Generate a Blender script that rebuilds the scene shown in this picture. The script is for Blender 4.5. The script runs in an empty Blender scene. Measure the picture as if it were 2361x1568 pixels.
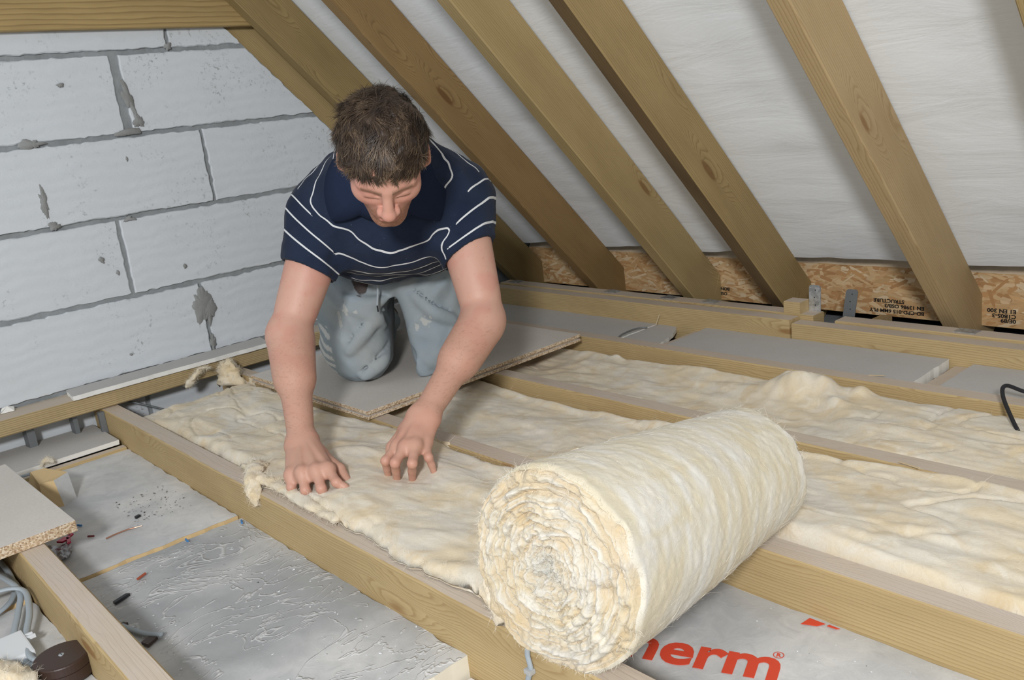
import bpy, bmesh, math, random
import numpy as np
from mathutils import Matrix, Vector
V = np.array
rng = np.random.default_rng(7)
random.seed(7)
scene = bpy.context.scene
COL = scene.collection

# ------------------------------------------------------------------ camera, world, lights, exposure
CAM = V([2.68201558, -0.06565296, 0.68329496]); FPX = 2066.766
cR = V([0.65910709, 0.74300994, -0.11625009]); cU = V([-0.11627024, 0.25339541, 0.96034993]); cF = V([-0.74300678, 0.61945702, -0.25340466])
cd = bpy.data.cameras.new('camera'); cam = bpy.data.objects.new('camera', cd); COL.objects.link(cam)
cd.sensor_width = 36.0; cd.sensor_fit = 'HORIZONTAL'; cd.lens = FPX / 2361 * 36; cd.clip_start = 0.02; cd.clip_end = 60
mw = Matrix.Identity(4)
for i in range(3):
    mw[i][0] = cR[i]; mw[i][1] = cU[i]; mw[i][2] = -cF[i]; mw[i][3] = CAM[i]
cam.matrix_world = mw
scene.camera = cam
wd = bpy.data.worlds.new('attic_air'); scene.world = wd; wd.use_nodes = True
wd.node_tree.nodes['Background'].inputs[0].default_value = (0.90, 0.96, 1.0, 1)
wd.node_tree.nodes['Background'].inputs[1].default_value = 0.62
fl = bpy.data.lights.new('camera_flash', 'SPOT'); fl.spot_size = math.radians(110); fl.spot_blend = 1.0; fl.shadow_soft_size = 0.17; fl.energy = 275; fl.color = (0.985, 0.99, 1.0)
flo = bpy.data.objects.new('camera_flash', fl); COL.objects.link(flo)
fp = V([3.40, -1.10, 1.45])
fdir = Vector((-2.4, 2.2, -1.2))
flo.matrix_world = Matrix.Translation(Vector(fp.tolist())) @ fdir.to_track_quat('-Z', 'Y').to_matrix().to_4x4()
vs = scene.view_settings
vs.view_transform = 'Standard'; vs.look = 'None'; vs.gamma = 1.0; vs.exposure = 0.07; vs.use_curve_mapping = False

# ------------------------------------------------------------------ noise
def _h(ix, iy, iz, seed):
    n = (ix.astype(np.int64) * 374761393 + iy.astype(np.int64) * 668265263 + iz.astype(np.int64) * 2147483647 + seed * 974711) & 0x7fffffff
    n = ((n ^ (n >> 13)) * 1274126177) & 0x7fffffff
    n = (n ^ (n >> 16)) & 0xffff
    return n.astype(np.float32) / 65535.0
def vnoise(x, y, z, seed=0):
    x = np.asarray(x, np.float32); y = np.asarray(y, np.float32) + 0 * x; z = np.asarray(z, np.float32) + 0 * x
    ix = np.floor(x); iy = np.floor(y); iz = np.floor(z); fx = x - ix; fy = y - iy; fz = z - iz
    fx = fx * fx * (3 - 2 * fx); fy = fy * fy * (3 - 2 * fy); fz = fz * fz * (3 - 2 * fz)
    r = 0
    for a in (0, 1):
        for b in (0, 1):
            for c in (0, 1):
                r = r + _h(ix + a, iy + b, iz + c, seed) * (fx if a else 1 - fx) * (fy if b else 1 - fy) * (fz if c else 1 - fz)
    return r * 2 - 1
def fbm(x, y, z=0., oct=4, seed=0, gain=.5):
    r = 0; a = 1.; f = 1.
    for o in range(oct):
        r = r + a * vnoise(np.asarray(x) * f, np.asarray(y) * f, np.asarray(z) * f, seed + o * 17); a *= gain; f *= 2.03
    return r
def ss(a, b, x): t = np.clip((x - a) / (b - a), 0, 1); return t * t * (3 - 2 * t)

# ------------------------------------------------------------------ object helpers
def mesh_from(name, verts, faces, mats=(), smooth=False):
    me = bpy.data.meshes.new(name)
    verts = np.asarray(verts, np.float32)
    if isinstance(faces, np.ndarray):
        k = faces.shape[1]; n = len(faces)
        me.vertices.add(len(verts)); me.vertices.foreach_set('co', verts.ravel())
        me.loops.add(n * k); me.loops.foreach_set('vertex_index', faces.astype(np.int32).ravel())
        me.polygons.add(n); me.polygons.foreach_set('loop_start', np.arange(0, n * k, k, dtype=np.int32))
        try: me.polygons.foreach_set('loop_total', np.full(n, k, np.int32))
        except Exception: pass
        me.update(calc_edges=True); me.validate()
    else:
        me.from_pydata([tuple(map(float, v)) for v in verts], [], [tuple(int(i) for i in f) for f in faces])
    for m in mats: me.materials.append(m)
    if smooth: me.polygons.foreach_set('use_smooth', np.ones(len(me.polygons), bool))
    return me
def link(name, me, parent=None, loc=None, M=None, label=None, cat=None, group=None, kind=None):
    o = bpy.data.objects.new(name, me); COL.objects.link(o)
    if parent is not None: o.parent = parent
    if M is not None: o.matrix_world = M
    if loc is not None: o.location = loc
    if label: o['label'] = label
    if cat: o['category'] = cat
    if group: o['group'] = group
    if kind: o['kind'] = kind
    return o
def empty(name, loc, label, cat, group=None):
    o = bpy.data.objects.new(name, None); COL.objects.link(o); o.location = loc; o.empty_display_size = .05
    o['label'] = label; o['category'] = cat
    if group: o['group'] = group
    return o
def at_parent(o, parent):      # keep world coordinates of a mesh built in world space under an empty
    o.parent = parent; o.matrix_parent_inverse = Matrix.Translation(parent.location).inverted()
    return o
def attr(me, name, vals):
    a = me.attributes.new(name, 'FLOAT', 'POINT'); a.data.foreach_set('value', np.asarray(vals, np.float32))
def cattr(me, name, rgb):
    a = me.attributes.new(name, 'FLOAT_COLOR', 'POINT'); r = np.ones((len(rgb), 4), np.float32); r[:, :3] = rgb
    a.data.foreach_set('color', r.ravel())
class MB:
    def __init__(s): s.v = []; s.f = []; s.m = []
    def add(s, v, f, mi=0):
        n = len(s.v); s.v += [tuple(map(float, p)) for p in v]; s.f += [tuple(i + n for i in q) for q in f]; s.m += [mi] * len(f); return s
    def box(s, x0, x1, y0, y1, z0, z1, mi=0, jit=0, bev=0.0):
        if bev:
            bm = bmesh.new(); bmesh.ops.create_cube(bm, size=1)
            for w in bm.verts: w.co = ((x0 + x1) / 2 + w.co.x * (x1 - x0), (y0 + y1) / 2 + w.co.y * (y1 - y0), (z0 + z1) / 2 + w.co.z * (z1 - z0))
            bmesh.ops.bevel(bm, geom=bm.edges[:], offset=bev, segments=2, affect='EDGES', profile=.7)
            bm.verts.index_update()
            s.add([w.co for w in bm.verts], [[w.index for w in f.verts] for f in bm.faces], mi); bm.free(); return s
        v = [(x, y, z) for x in (x0, x1) for y in (y0, y1) for z in (z0, z1)]
        if jit: v = [tuple(c + random.uniform(-jit, jit) for c in p) for p in v]
        return s.add(v, [(0, 1, 3, 2), (4, 6, 7, 5), (0, 4, 5, 1), (2, 3, 7, 6), (0, 2, 6, 4), (1, 5, 7, 3)], mi)
    def prism(s, poly, z0, z1, mi=0, mi_side=None):      # poly (x,y) ccw
        n = len(poly); v = [(x, y, z0) for x, y in poly] + [(x, y, z1) for x, y in poly]
        s.add(v, [tuple(range(n - 1, -1, -1)), tuple(range(n, 2 * n))], mi)
        b = len(s.v) - 2 * n
        for i in range(n):
            j = (i + 1) % n; s.f.append((b + i, b + j, b + n + j, b + n + i)); s.m.append(mi if mi_side is None else mi_side)
        return s
    def tube(s, pts, r, seg=10, mi=0, flat=1.0, cap=True):
        pts = [Vector(p) for p in pts]; rs = r if isinstance(r, (list, tuple)) else [r] * len(pts)
        b = len(s.v); nrm = None
        for i, p in enumerate(pts):
            t = (pts[min(i + 1, len(pts) - 1)] - pts[max(i - 1, 0)]).normalized()
            if nrm is None:
                nrm = t.cross(Vector((0, 0, 1)));  nrm = nrm if nrm.length > 1e-3 else t.cross(Vector((1, 0, 0)))
            nrm = (nrm - t * nrm.dot(t)).normalized(); bi = t.cross(nrm)
            for k in range(seg):
                a = 2 * math.pi * k / seg; s.v.append(tuple(p + (nrm * math.cos(a) + bi * math.sin(a) * flat) * rs[i]))
        for i in range(len(pts) - 1):
            for k in range(seg):
                k2 = (k + 1) % seg; s.f.append((b + i * seg + k, b + i * seg + k2, b + (i + 1) * seg + k2, b + (i + 1) * seg + k)); s.m.append(mi)
        if cap:
            s.f.append(tuple(b + k for k in range(seg - 1, -1, -1))); s.m.append(mi)
            e = b + (len(pts) - 1) * seg; s.f.append(tuple(e + k for k in range(seg))); s.m.append(mi)
        return s
    def build(s, name, mats, parent=None, smooth=False, **kw):
        me = mesh_from(name, V(s.v), s.f, mats if isinstance(mats, (list, tuple)) else [mats], smooth)
        me.polygons.foreach_set('material_index', np.array(s.m, np.int32))
        bm = bmesh.new(); bm.from_mesh(me); bmesh.ops.recalc_face_normals(bm, faces=bm.faces); bm.to_mesh(me); bm.free()
        return link(name, me, parent, **kw)
def spline(pts, n=8):
    P = [Vector(p) for p in pts]; P = [2 * P[0] - P[1]] + P + [2 * P[-1] - P[-2]]; out = []
    for i in range(1, len(P) - 2):
        for k in range(n):
            t = k / n; a, b, c, d = P[i - 1], P[i], P[i + 1], P[i + 2]
            out.append(.5 * ((2 * b) + (c - a) * t + (2 * a - 5 * b + 4 * c - d) * t * t + (3 * b - a - 3 * c + d) * t ** 3))
    return out + [P[-2]]

# ------------------------------------------------------------------ materials
def lin(r, g, b): return tuple((c / 255 / 12.92 if c <= 10 else ((c / 255 + .055) / 1.055) ** 2.4) for c in (r, g, b)) + (1,)
class MT:
    def __init__(s, name, rough=.8, spec=.3):
        s.m = bpy.data.materials.new(name); s.m.use_nodes = True; s.t = s.m.node_tree; s.b = s.t.nodes['Principled BSDF']
        s.b.inputs['Roughness'].default_value = rough; s.b.inputs['Specular IOR Level'].default_value = spec
    def n(s, typ, ins=None, **props):
        nd = s.t.nodes.new(typ)
        for k, v in props.items(): setattr(nd, k, v)
        for k, v in (ins or {}).items(): s.put(nd.inputs[k], v)
        return nd
    def put(s, sock, v):
        if isinstance(v, bpy.types.NodeSocket): s.t.links.new(v, sock)
        elif isinstance(v, bpy.types.Node): s.t.links.new(v.outputs[0], sock)
        else:
            if sock.type == 'RGBA' and len(v) == 3: v = tuple(v) + (1,)
            sock.default_value = v
    def math(s, op, a, b=0.0, c=0.0, clamp=False):
        nd = s.n('ShaderNodeMath', operation=op, use_clamp=clamp)
        for i, v in enumerate((a, b, c)): s.put(nd.inputs[i], v)
        return nd.outputs[0]
    def mix(s, f, a, b, blend='MIX'):
        nd = s.n('ShaderNodeMix', data_type='RGBA', blend_type=blend); nd.clamp_factor = True
        s.put(nd.inputs[0], f); s.put(nd.inputs[6], a); s.put(nd.inputs[7], b); return nd.outputs[2]
    def ramp(s, f, stops, interp='LINEAR'):
        nd = s.n('ShaderNodeValToRGB', {0: f}); cr = nd.color_ramp; cr.interpolation = interp
        while len(cr.elements) < len(stops): cr.elements.new(.5)
        for e, (p, c) in zip(cr.elements, stops):
            e.position = p; e.color = (c, c, c, 1) if isinstance(c, (int, float)) else (tuple(c) + (1,))[:4]
        return nd.outputs[0]
    def coord(s, scale=(1, 1, 1), which='Object', rot=(0, 0, 0), jitter=0.0):
        tc = s.n('ShaderNodeTexCoord').outputs[which]
        if jitter:
            oi = s.n('ShaderNodeObjectInfo').outputs['Random']
            cmb = s.n('ShaderNodeCombineXYZ', {0: s.math('MULTIPLY', oi, jitter), 1: s.math('MULTIPLY', oi, jitter * .013), 2: s.math('MULTIPLY', oi, jitter * .017)})
            tc = s.n('ShaderNodeVectorMath', {0: tc, 1: cmb.outputs[0]}, operation='ADD').outputs[0]
        return s.n('ShaderNodeMapping', {'Vector': tc, 'Scale': scale, 'Rotation': rot}).outputs[0]
    def noise(s, vec, scale, detail=4, rough=.55, dist=0.0, out=0):
        return s.n('ShaderNodeTexNoise', {'Vector': vec, 'Scale': scale, 'Detail': detail, 'Roughness': rough, 'Distortion': dist}).outputs[out]
    def vor(s, vec, scale, feature='F1', rnd=1.0, out='Distance'):
        return s.n('ShaderNodeTexVoronoi', {'Vector': vec, 'Scale': scale, 'Randomness': rnd}, feature=feature).outputs[out]
    def bump(s, h, strength=.3, dist=.01, nrm=None):
        nd = s.n('ShaderNodeBump', {'Height': h, 'Strength': strength, 'Distance': dist})
        if nrm is not None: s.put(nd.inputs['Normal'], nrm)
        s.t.links.new(nd.outputs[0], s.b.inputs['Normal']); return nd.outputs[0]
    def col(s, c): s.put(s.b.inputs['Base Color'], c); return s
    def sep(s, v): nd = s.n('ShaderNodeSeparateXYZ', {0: v}); return nd.outputs
def plain(name, c, rough=.6, spec=.3, metal=0., noise=0.12, nscale=60):
    m = MT(name, rough, spec); m.b.inputs['Metallic'].default_value = metal
    n = m.noise(m.coord(), nscale, 3); m.col(m.mix(m.math('MULTIPLY', n, noise * 2), c, tuple(x * .6 for x in c[:3]))); return m.m

def wood(name, light, dark, dust=None, dust_amt=.8, knots=1.0, ring=95., stain=False, flat=False):
    m = MT(name, .62, .28)
    v = m.coord(jitter=37.0)
    sx = m.sep(v)
    wob = m.noise(m.n('ShaderNodeMapping', {'Vector': v, 'Scale': (1.1, 4, 4)}).outputs[0], 2.0, 3, .5)
    wob2 = m.noise(m.n('ShaderNodeMapping', {'Vector': v, 'Scale': (4, 26, 26)}).outputs[0], 2.2, 3, .6)
    kv = m.n('ShaderNodeMapping', {'Vector': v, 'Scale': (2.6, 11, 11)}).outputs[0]
    kd = m.vor(kv, 1.0)
    kn = m.ramp(kd, [(0.0, 1.0), (.085, .95), (.12, .15), (.3, 0.0)])
    ry = m.math('ADD', sx[1], m.math('MULTIPLY_ADD', wob, .085, -.06)); rz = m.math('ADD', sx[2], m.math('MULTIPLY_ADD', wob, -.07, .075))
    rad = m.math('SQRT', m.math('ADD', m.math('MULTIPLY', ry, ry), m.math('MULTIPLY', rz, rz)))
    ph = m.math('MULTIPLY_ADD', rad, ring * 2.2, m.math('MULTIPLY', m.ramp(kd, [(0, 1.), (.4, 0.)]), 9.0 * knots))
    ph = m.math('ADD', ph, m.math('MULTIPLY', wob2, 1.3))
    if flat: ph = m.math('MULTIPLY_ADD', sx[2], ring * 2.2, m.math('ADD', m.math('MULTIPLY', wob, 2.2), m.math('MULTIPLY', wob2, .5)))
    g = m.math('FRACT', ph)
    gr = m.ramp(g, [(0, 0.0), (.55, .28), (.86, 1.0), (.95, .25), (1, 0.0)])
    fib = m.noise(m.n('ShaderNodeMapping', {'Vector': v, 'Scale': (6, 300, 300)}).outputs[0], 1.0, 3, .6)
    tone = m.noise(m.n('ShaderNodeMapping', {'Vector': v, 'Scale': (2.2, 7, 7)}).outputs[0], 1.6, 3)
    c = m.mix(m.math('MULTIPLY', gr, .8), light, dark)
    c = m.mix(m.ramp(tone, [(.35, .0), (.75, .42)]), c, tuple(d * .8 for d in dark[:3]))
    c = m.mix(m.math('MULTIPLY_ADD', fib, .5, -.12), c, tuple(min(1, d * 1.25) for d in light[:3]))
    if knots: c = m.mix(m.math('MULTIPLY', kn, .8 * knots), c, (dark[0] * .75, dark[1] * .55, dark[2] * .4))
    if dust is not None:
        nz = m.sep(m.n('ShaderNodeNewGeometry').outputs['Normal'])[2]
        dn = m.noise(m.n('ShaderNodeMapping', {'Vector': v, 'Scale': (5, 12, 12)}).outputs[0], 1.5, 4)
        f = m.math('MULTIPLY', m.ramp(nz, [(.75, 0.), (.97, 1.)]), m.ramp(dn, [(.25, dust_amt), (.8, dust_amt * .72)]))
        c = m.mix(f, c, dust)
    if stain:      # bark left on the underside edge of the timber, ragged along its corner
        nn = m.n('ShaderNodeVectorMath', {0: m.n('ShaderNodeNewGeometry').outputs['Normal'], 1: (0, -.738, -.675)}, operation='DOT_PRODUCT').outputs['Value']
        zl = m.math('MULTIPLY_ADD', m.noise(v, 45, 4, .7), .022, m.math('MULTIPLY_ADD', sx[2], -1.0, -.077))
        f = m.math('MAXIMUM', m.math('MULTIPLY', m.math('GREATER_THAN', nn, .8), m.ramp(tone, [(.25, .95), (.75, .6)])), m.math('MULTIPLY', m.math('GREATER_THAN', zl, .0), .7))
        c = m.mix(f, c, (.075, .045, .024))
    m.col(c)
    m.bump(m.math('ADD', m.math('MULTIPLY', gr, .5), fib), .25, .0015)
    return m.m
DUST = (.60, .52, .455)
WOOD_J = wood('treated_joist_wood', (.51, .385, .20), (.33, .215, .092), DUST, .88)
WOOD_R1 = wood('olive_rafter_wood', (.31, .225, .098), (.165, .104, .04), None)
WOOD_R2 = wood('brown_rafter_wood', (.285, .185, .078), (.15, .085, .032), None)
WOOD_R3 = wood('pale_rafter_wood', (.415, .31, .148), (.255, .168, .07), None)
WOOD_R4 = wood('bark_stained_rafter_wood', (.345, .25, .113), (.195, .125, .05), None, stain=True)
WOOD_R5 = wood('tan_rafter_wood', (.46, .34, .185), (.30, .195, .088), None)
WOOD_L = wood('ribbed_ledger_wood', (.52, .40, .215), (.15, .095, .04), DUST, .8, knots=.0, ring=85, flat=True)
WOOD_C = wood('collar_wood', (.42, .30, .13), (.19, .12, .045), None, knots=0., ring=32, flat=True)

def mat_block():
    m = MT('aerated_block', .92, .15); v = m.coord(jitter=11.)
    wav = m.n('ShaderNodeTexWave', {'Vector': v, 'Scale': 9.0, 'Distortion': 5.0, 'Detail': 3, 'Detail Scale': 1.2}, bands_direction='Z').outputs[0]
    n1 = m.noise(v, 9, 5); sp = m.noise(v, 95, 3, .7); st = m.noise(v, 5.5, 5, .65)
    c = m.mix(m.ramp(wav, [(0, 0.), (1, .35)]), (.64, .67, .70), (.595, .63, .665))
    c = m.mix(m.ramp(n1, [(.3, 0.), (.8, .3)]), c, (.56, .58, .595))
    spk = m.math('MULTIPLY', m.ramp(sp, [(.56, 0.), (.68, 1.)]), m.ramp(st, [(.50, 0.), (.70, 1.)]))
    c = m.mix(m.math('MULTIPLY', spk, .8), c, (.17, .17, .155))
    m.col(c); f = m.noise(v, 240, 4, .7)
    m.bump(m.math('ADD', m.math('MULTIPLY', wav, 1.2), m.math('MULTIPLY', f, .6)), .35, .002); return m.m
def mat_mortar():
    m = MT('grey_mortar', .95, .1); v = m.coord(); n = m.noise(v, 14, 6, .65); n2 = m.noise(v, 90, 4)
    m.col(m.mix(m.ramp(n, [(.3, 0.), (.75, 1.)]), (.33, .35, .36), (.22, .23, .235))); m.bump(m.math('ADD', n, n2), .5, .004); return m.m
def mat_smear():
    m = MT('smeared_mortar', .95, .1); v = m.coord(); n = m.noise(v, 20, 6, .65)
    m.col(m.mix(m.ramp(n, [(.3, 0.), (.75, 1.)]), (.33, .34, .34), (.22, .22, .205))); m.bump(n, .5, .003); return m.m
def mat_membrane():
    m = MT('white_breather_membrane', .7, .25); v = m.coord(); f = m.noise(m.n('ShaderNodeMapping', {'Vector': v, 'Scale': (1, 1, 1)}).outputs[0], 160, 4, .7)
    w = m.noise(m.n('ShaderNodeMapping', {'Vector': v, 'Scale': (1.3, 5, 5)}).outputs[0], 3, 5, .6, .6)
    c = m.mix(m.ramp(w, [(.35, 0.), (.7, .5)]), (.84, .87, .895), (.78, .81, .835)); c = m.mix(m.math('MULTIPLY', f, .08), c, (.6, .61, .62))
    m.col(c); m.bump(m.math('ADD', m.math('MULTIPLY', w, 3.0), m.math('MULTIPLY', f, .15)), .20, .006); return m.m
def mat_osb():
    m = MT('strand_board', .7, .25); tc = m.coord(jitter=3.)
    cols = None; hs = None
    for i, (rot, sc) in enumerate(((.12, (20, 1, 75)), (-.35, (26, 1, 90)), (.6, (34, 1, 110)))):
        v = m.n('ShaderNodeMapping', {'Vector': tc, 'Rotation': (0, rot, 0), 'Scale': sc}).outputs[0]
        v = m.n('ShaderNodeVectorMath', {0: v, 1: m.n('ShaderNodeVectorMath', {0: m.noise(tc, 8, 2, out=1), 1: (1.2, 1.2, 1.2)}, operation='MULTIPLY').outputs[0]}, operation='ADD').outputs[0]
        cc = m.n('ShaderNodeTexVoronoi', {'Vector': v, 'Scale': 1.0}); rnd = m.sep(cc.outputs['Color'])[0]
        c = m.ramp(rnd, [(0, (.36, .19, .075)), (.25, (.52, .32, .145)), (.6, (.60, .40, .20)), (.88, (.72, .55, .34)), (1, (.42, .20, .08))])
        if cols is None: cols = c; hs = rnd
        else: cols = m.mix(m.math('GREATER_THAN', m.sep(cc.outputs['Color'])[1], .55), cols, c); hs = m.math('ADD', hs, rnd)
    fib = m.noise(m.n('ShaderNodeMapping', {'Vector': tc, 'Scale': (12, 1, 220)}).outputs[0], 1.5, 3)
    m.col(m.mix(m.math('MULTIPLY', fib, .5), cols, (.34, .19, .08))); m.bump(hs, .4, .002); return m.m
def mat_foil(name='grey_foil_facing', veins=.0):
    m = MT(name, .48, .5); v = m.coord(jitter=5.); m.b.inputs['Metallic'].default_value = .0
    w = m.n('ShaderNodeTexNoise', {'Vector': v, 'Scale': 9.0, 'Detail': 5, 'Roughness': .6, 'Distortion': 1.2}, noise_type='RIDGED_MULTIFRACTAL').outputs[0]
    w2 = m.noise(v, 26, 4, .6, 1.0); d = m.noise(v, 5.5, 5, .6, .4); sp = m.vor(v, 120.); fine = m.noise(v, 320, 2)
    c = m.mix(m.ramp(d, [(.36, 0.), (.62, 1.)]), (.53, .54, .545), (.70, .69, .67))
    c = m.mix(m.ramp(w2, [(.45, 0.), (.75, .35)]), c, (.33, .34, .345))
    c = m.mix(m.math('MULTIPLY', m.ramp(sp, [(.0, 1.), (.10, 0.)]), .5), c, (.75, .75, .74))
    c = m.mix(m.math('MULTIPLY', fine, .2), c, (.3, .3, .3))
    vn = m.noise(m.n('ShaderNodeMapping', {'Vector': v, 'Scale': (1.5, .8, 1)}).outputs[0], 8, 3, .55, 1.6); vv_ = m.ramp(m.math('ABSOLUTE', m.math('SUBTRACT', vn, .5)), [(0, 1.), (.022, 0.)])
    vm = m.noise(v, 3.2, 3, .5); big = m.ramp(vm, [(.42, 0.), (.58, 1.)])
    if veins:
        c = m.mix(m.math('MULTIPLY', big, .75), c, (.30, .31, .32)); c = m.mix(m.math('MULTIPLY', vv_, veins), c, (.72, .715, .70))
        w = m.math('ADD', w, m.math('MULTIPLY', vv_, 2.0))
    m.col(c); m.put(m.b.inputs['Roughness'], m.ramp(d, [(.36, .42), (.62, .8)])); m.bump(m.math('ADD', m.math('MULTIPLY', w, .5), m.math('MULTIPLY', w2, .35)), .45, .006); return m.m
def mat_board_top():   # chipboard: grey face, flecked edge
    m = MT('chipboard', .8, .2); v = m.coord(jitter=4.); nz = m.sep(m.n('ShaderNodeNewGeometry').outputs['Normal'])[2]
    fl_ = m.vor(v, 330., out='Color'); fr = m.sep(fl_)[0]
    edge = m.ramp(fr, [(0, (.30, .19, .11)), (.35, (.48, .35, .22)), (.7, (.62, .50, .36)), (1, (.72, .62, .50))])
    a = m.noise(v, 160, 4, .7); b = m.noise(v, 6, 4)
    top = m.mix(m.ramp(a, [(.3, 0.), (.75, .6)]), (.70, .655, .60), (.55, .505, .455)); top = m.mix(m.ramp(b, [(.35, 0.), (.75, .4)]), top, (.50, .47, .44))
    m.col(m.mix(m.ramp(nz, [(.6, 0.), (.9, 1.)]), edge, top)); m.bump(m.math('ADD', fr, a), .25, .001); return m.m
def mat_plasterboard():
    m = MT('plasterboard', .9, .15); v = m.coord(jitter=4.); nz = m.sep(m.n('ShaderNodeNewGeometry').outputs['Normal'])[2]
    n = m.noise(v, 220, 4, .7); b = m.noise(v, 9, 4); k = m.noise(v, 28, 4, .6)
    top = m.mix(m.ramp(b, [(.3, 0.), (.75, .5)]), (.56, .545, .525), (.49, .475, .455)); top = m.mix(m.math('MULTIPLY', n, .25), top, (.36, .35, .34))
    top = m.mix(m.ramp(k, [(.70, 0.), (.74, .6)]), top, (.36, .25, .2))
    m.col(m.mix(m.ramp(nz, [(.6, 0.), (.9, 1.)]), (.80, .79, .75), top)); m.bump(m.math('ADD', n, m.math('MULTIPLY', b, 1.5)), .3, .002); return m.m
def mat_wool(name, a=(.73, .615, .43), b=(.72, .665, .565), c_=(.64, .49, .285), stretch=(1, 1, 1), bs=.22, streak=False):
    m = MT(name, .95, .06); m.b.inputs['Sheen Weight'].default_value = .15; m.b.inputs['Sheen Roughness'].default_value = .6
    v = m.coord(stretch); n = m.noise(v, 6, 4, .55, 1.2); n2 = m.noise(v, 13, 4, .55, 1.0); f = m.noise(v, 60, 5, .65, 2.5); ff = m.noise(v, 380, 3, .7, 1.)
    c = m.mix(m.ramp(n, [(.38, 0.), (.62, 1.)]), a, b); c = m.mix(m.ramp(n2, [(.54, 0.), (.74, .8)]), c, c_); c = m.mix(m.ramp(m.noise(v, 9, 4, .6, 2.0), [(.56, 0.), (.72, .75)]), c, tuple(min(.86, x * 1.16) for x in b))
    c = m.mix(m.ramp(f, [(.3, .18), (.52, 0.)]), c, tuple(x * .8 for x in c_))
    if streak:
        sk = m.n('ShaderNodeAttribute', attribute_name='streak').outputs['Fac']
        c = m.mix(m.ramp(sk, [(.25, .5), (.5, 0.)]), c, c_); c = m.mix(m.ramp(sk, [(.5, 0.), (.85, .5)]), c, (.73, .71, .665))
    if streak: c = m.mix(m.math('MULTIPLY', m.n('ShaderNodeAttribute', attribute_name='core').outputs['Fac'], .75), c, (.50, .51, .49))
    m.col(c); m.bump(m.math('ADD', m.math('MULTIPLY', f, 1.2), m.math('MULTIPLY', ff, .5)), bs, .006); return m.m
BLOCK, MORTAR, SMEAR, MEMB, OSB, FOIL = mat_block(), mat_mortar(), mat_smear(), mat_membrane(), mat_osb(), mat_foil()
FOIL2 = mat_foil('wrinkled_foil_facing', .6)
CHIP, PLASTER = mat_board_top(), mat_plasterboard()
WOOL = mat_wool('glass_wool'); WOOLROLL = mat_wool('glass_wool_roll_face', (.64, .56, .405), (.63, .59, .515), (.58, .435, .245), bs=.4, streak=True)
WOOLSIDE = mat_wool('glass_wool_roll_side', (.63, .56, .415), (.63, .59, .505), (.59, .50, .33), (1.0, .5, 1.0), bs=.25, streak=True)
FIBRE = plain('wool_fibre', (.78, .72, .60, 1), .9, .1, noise=.05)
FOAM = plain('yellow_foam', (.68, .50, .27, 1), .9, .1, nscale=90); FOAMW = plain('cream_foam', (.80, .76, .64, 1), .9, .1, nscale=70)
GREYC = plain('grey_cable', (.36, .41, .45, 1), .45, .4, noise=.06); BROWN = plain('brown_bakelite', (.045, .024, .018, 1), .42, .5, noise=.2, nscale=220)
WHITEP = plain('white_plastic', (.72, .74, .76, 1), .4, .4, noise=.04); BLACK = plain('black_plastic', (.016, .017, .022, 1), .4, .4)
STEEL = MT('galvanised_steel', .38, .5); STEEL.b.inputs['Metallic'].default_value = .75
_v = STEEL.coord(); _c = STEEL.vor(_v, 130., out='Color'); STEEL.col(STEEL.ramp(STEEL.sep(_c)[0], [(0, (.42, .45, .48)), (1, (.72, .76, .80))])); STEEL = STEEL.m
DSTEEL = plain('dull_and_shaded_steel', (.20, .215, .225, 1), .5, .5, .4); COPPER = plain('copper_wire', (.34, .17, .11, 1), .4, .5, .3)
BLUE = plain('blue_insulation', (.06, .22, .5, 1), .4); REDI = plain('red_brown_insulation', (.36, .09, .05, 1), .45)
REDINK = plain('red_print', (.72, .075, .035, 1), .5, .4, noise=.12, nscale=120); INK = plain('black_print', (.02, .018, .016, 1), .7, .2)
FOILRED = plain('crimson_foil', (.45, .012, .05, 1), .3, .6, .4); FOILSIL = plain('silver_foil', (.50, .50, .52, 1), .35, .6, .5)
PURPLE = plain('purple_print', (.25, .05, .10, 1), .6); PAPER = plain('white_paper', (.74, .70, .68, 1), .8)
DARK = plain('dark_void', (.03, .03, .03, 1), .95, .05)

# ------------------------------------------------------------------ timbers
def timber(name, length, w, h, mat, M, label, cat, group=None, nseg=14, bev=.003, wob=.0012, seed=0, ends=None, kind=None):
    """length along local +X, width local Y, height local Z; origin at the centre of the start face"""
    # simple chamfered rectangle
    b = bev; prof = [(-w/2 + b, -h/2), (w/2 - b, -h/2), (w/2, -h/2 + b), (w/2, h/2 - b), (w/2 - b, h/2), (-w/2 + b, h/2), (-w/2, h/2 - b), (-w/2, -h/2 + b)]
    n = len(prof); pr = V(prof); xx = np.repeat(np.arange(nseg + 1) * length / nseg, n); yy = np.tile(pr[:, 0], nseg + 1); zz = np.tile(pr[:, 1], nseg + 1)
    j1 = vnoise(xx * 3.1, yy * 20, zz * 20, seed + 1) * wob; j2 = vnoise(xx * 3.1, yy * 20, zz * 20, seed + 2) * wob
    if ends is not None:
        for k, (y, z) in enumerate(prof):
            e0, e1 = ends(y, z); xx[k] += e0; xx[nseg * n + k] += e1
    v = np.stack([xx, yy + j1, zz + j2], 1)
    f = [tuple(range(n - 1, -1, -1)), tuple(nseg * n + k for k in range(n))]
    for i in range(nseg):
        for k in range(n):
            k2 = (k + 1) % n; f.append((i * n + k, i * n + k2, (i + 1) * n + k2, (i + 1) * n + k))
    me = mesh_from(name, V(v), f, [mat])
    o = link(name, me, M=M, label=label, cat=cat, group=group, kind=kind); return o
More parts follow.
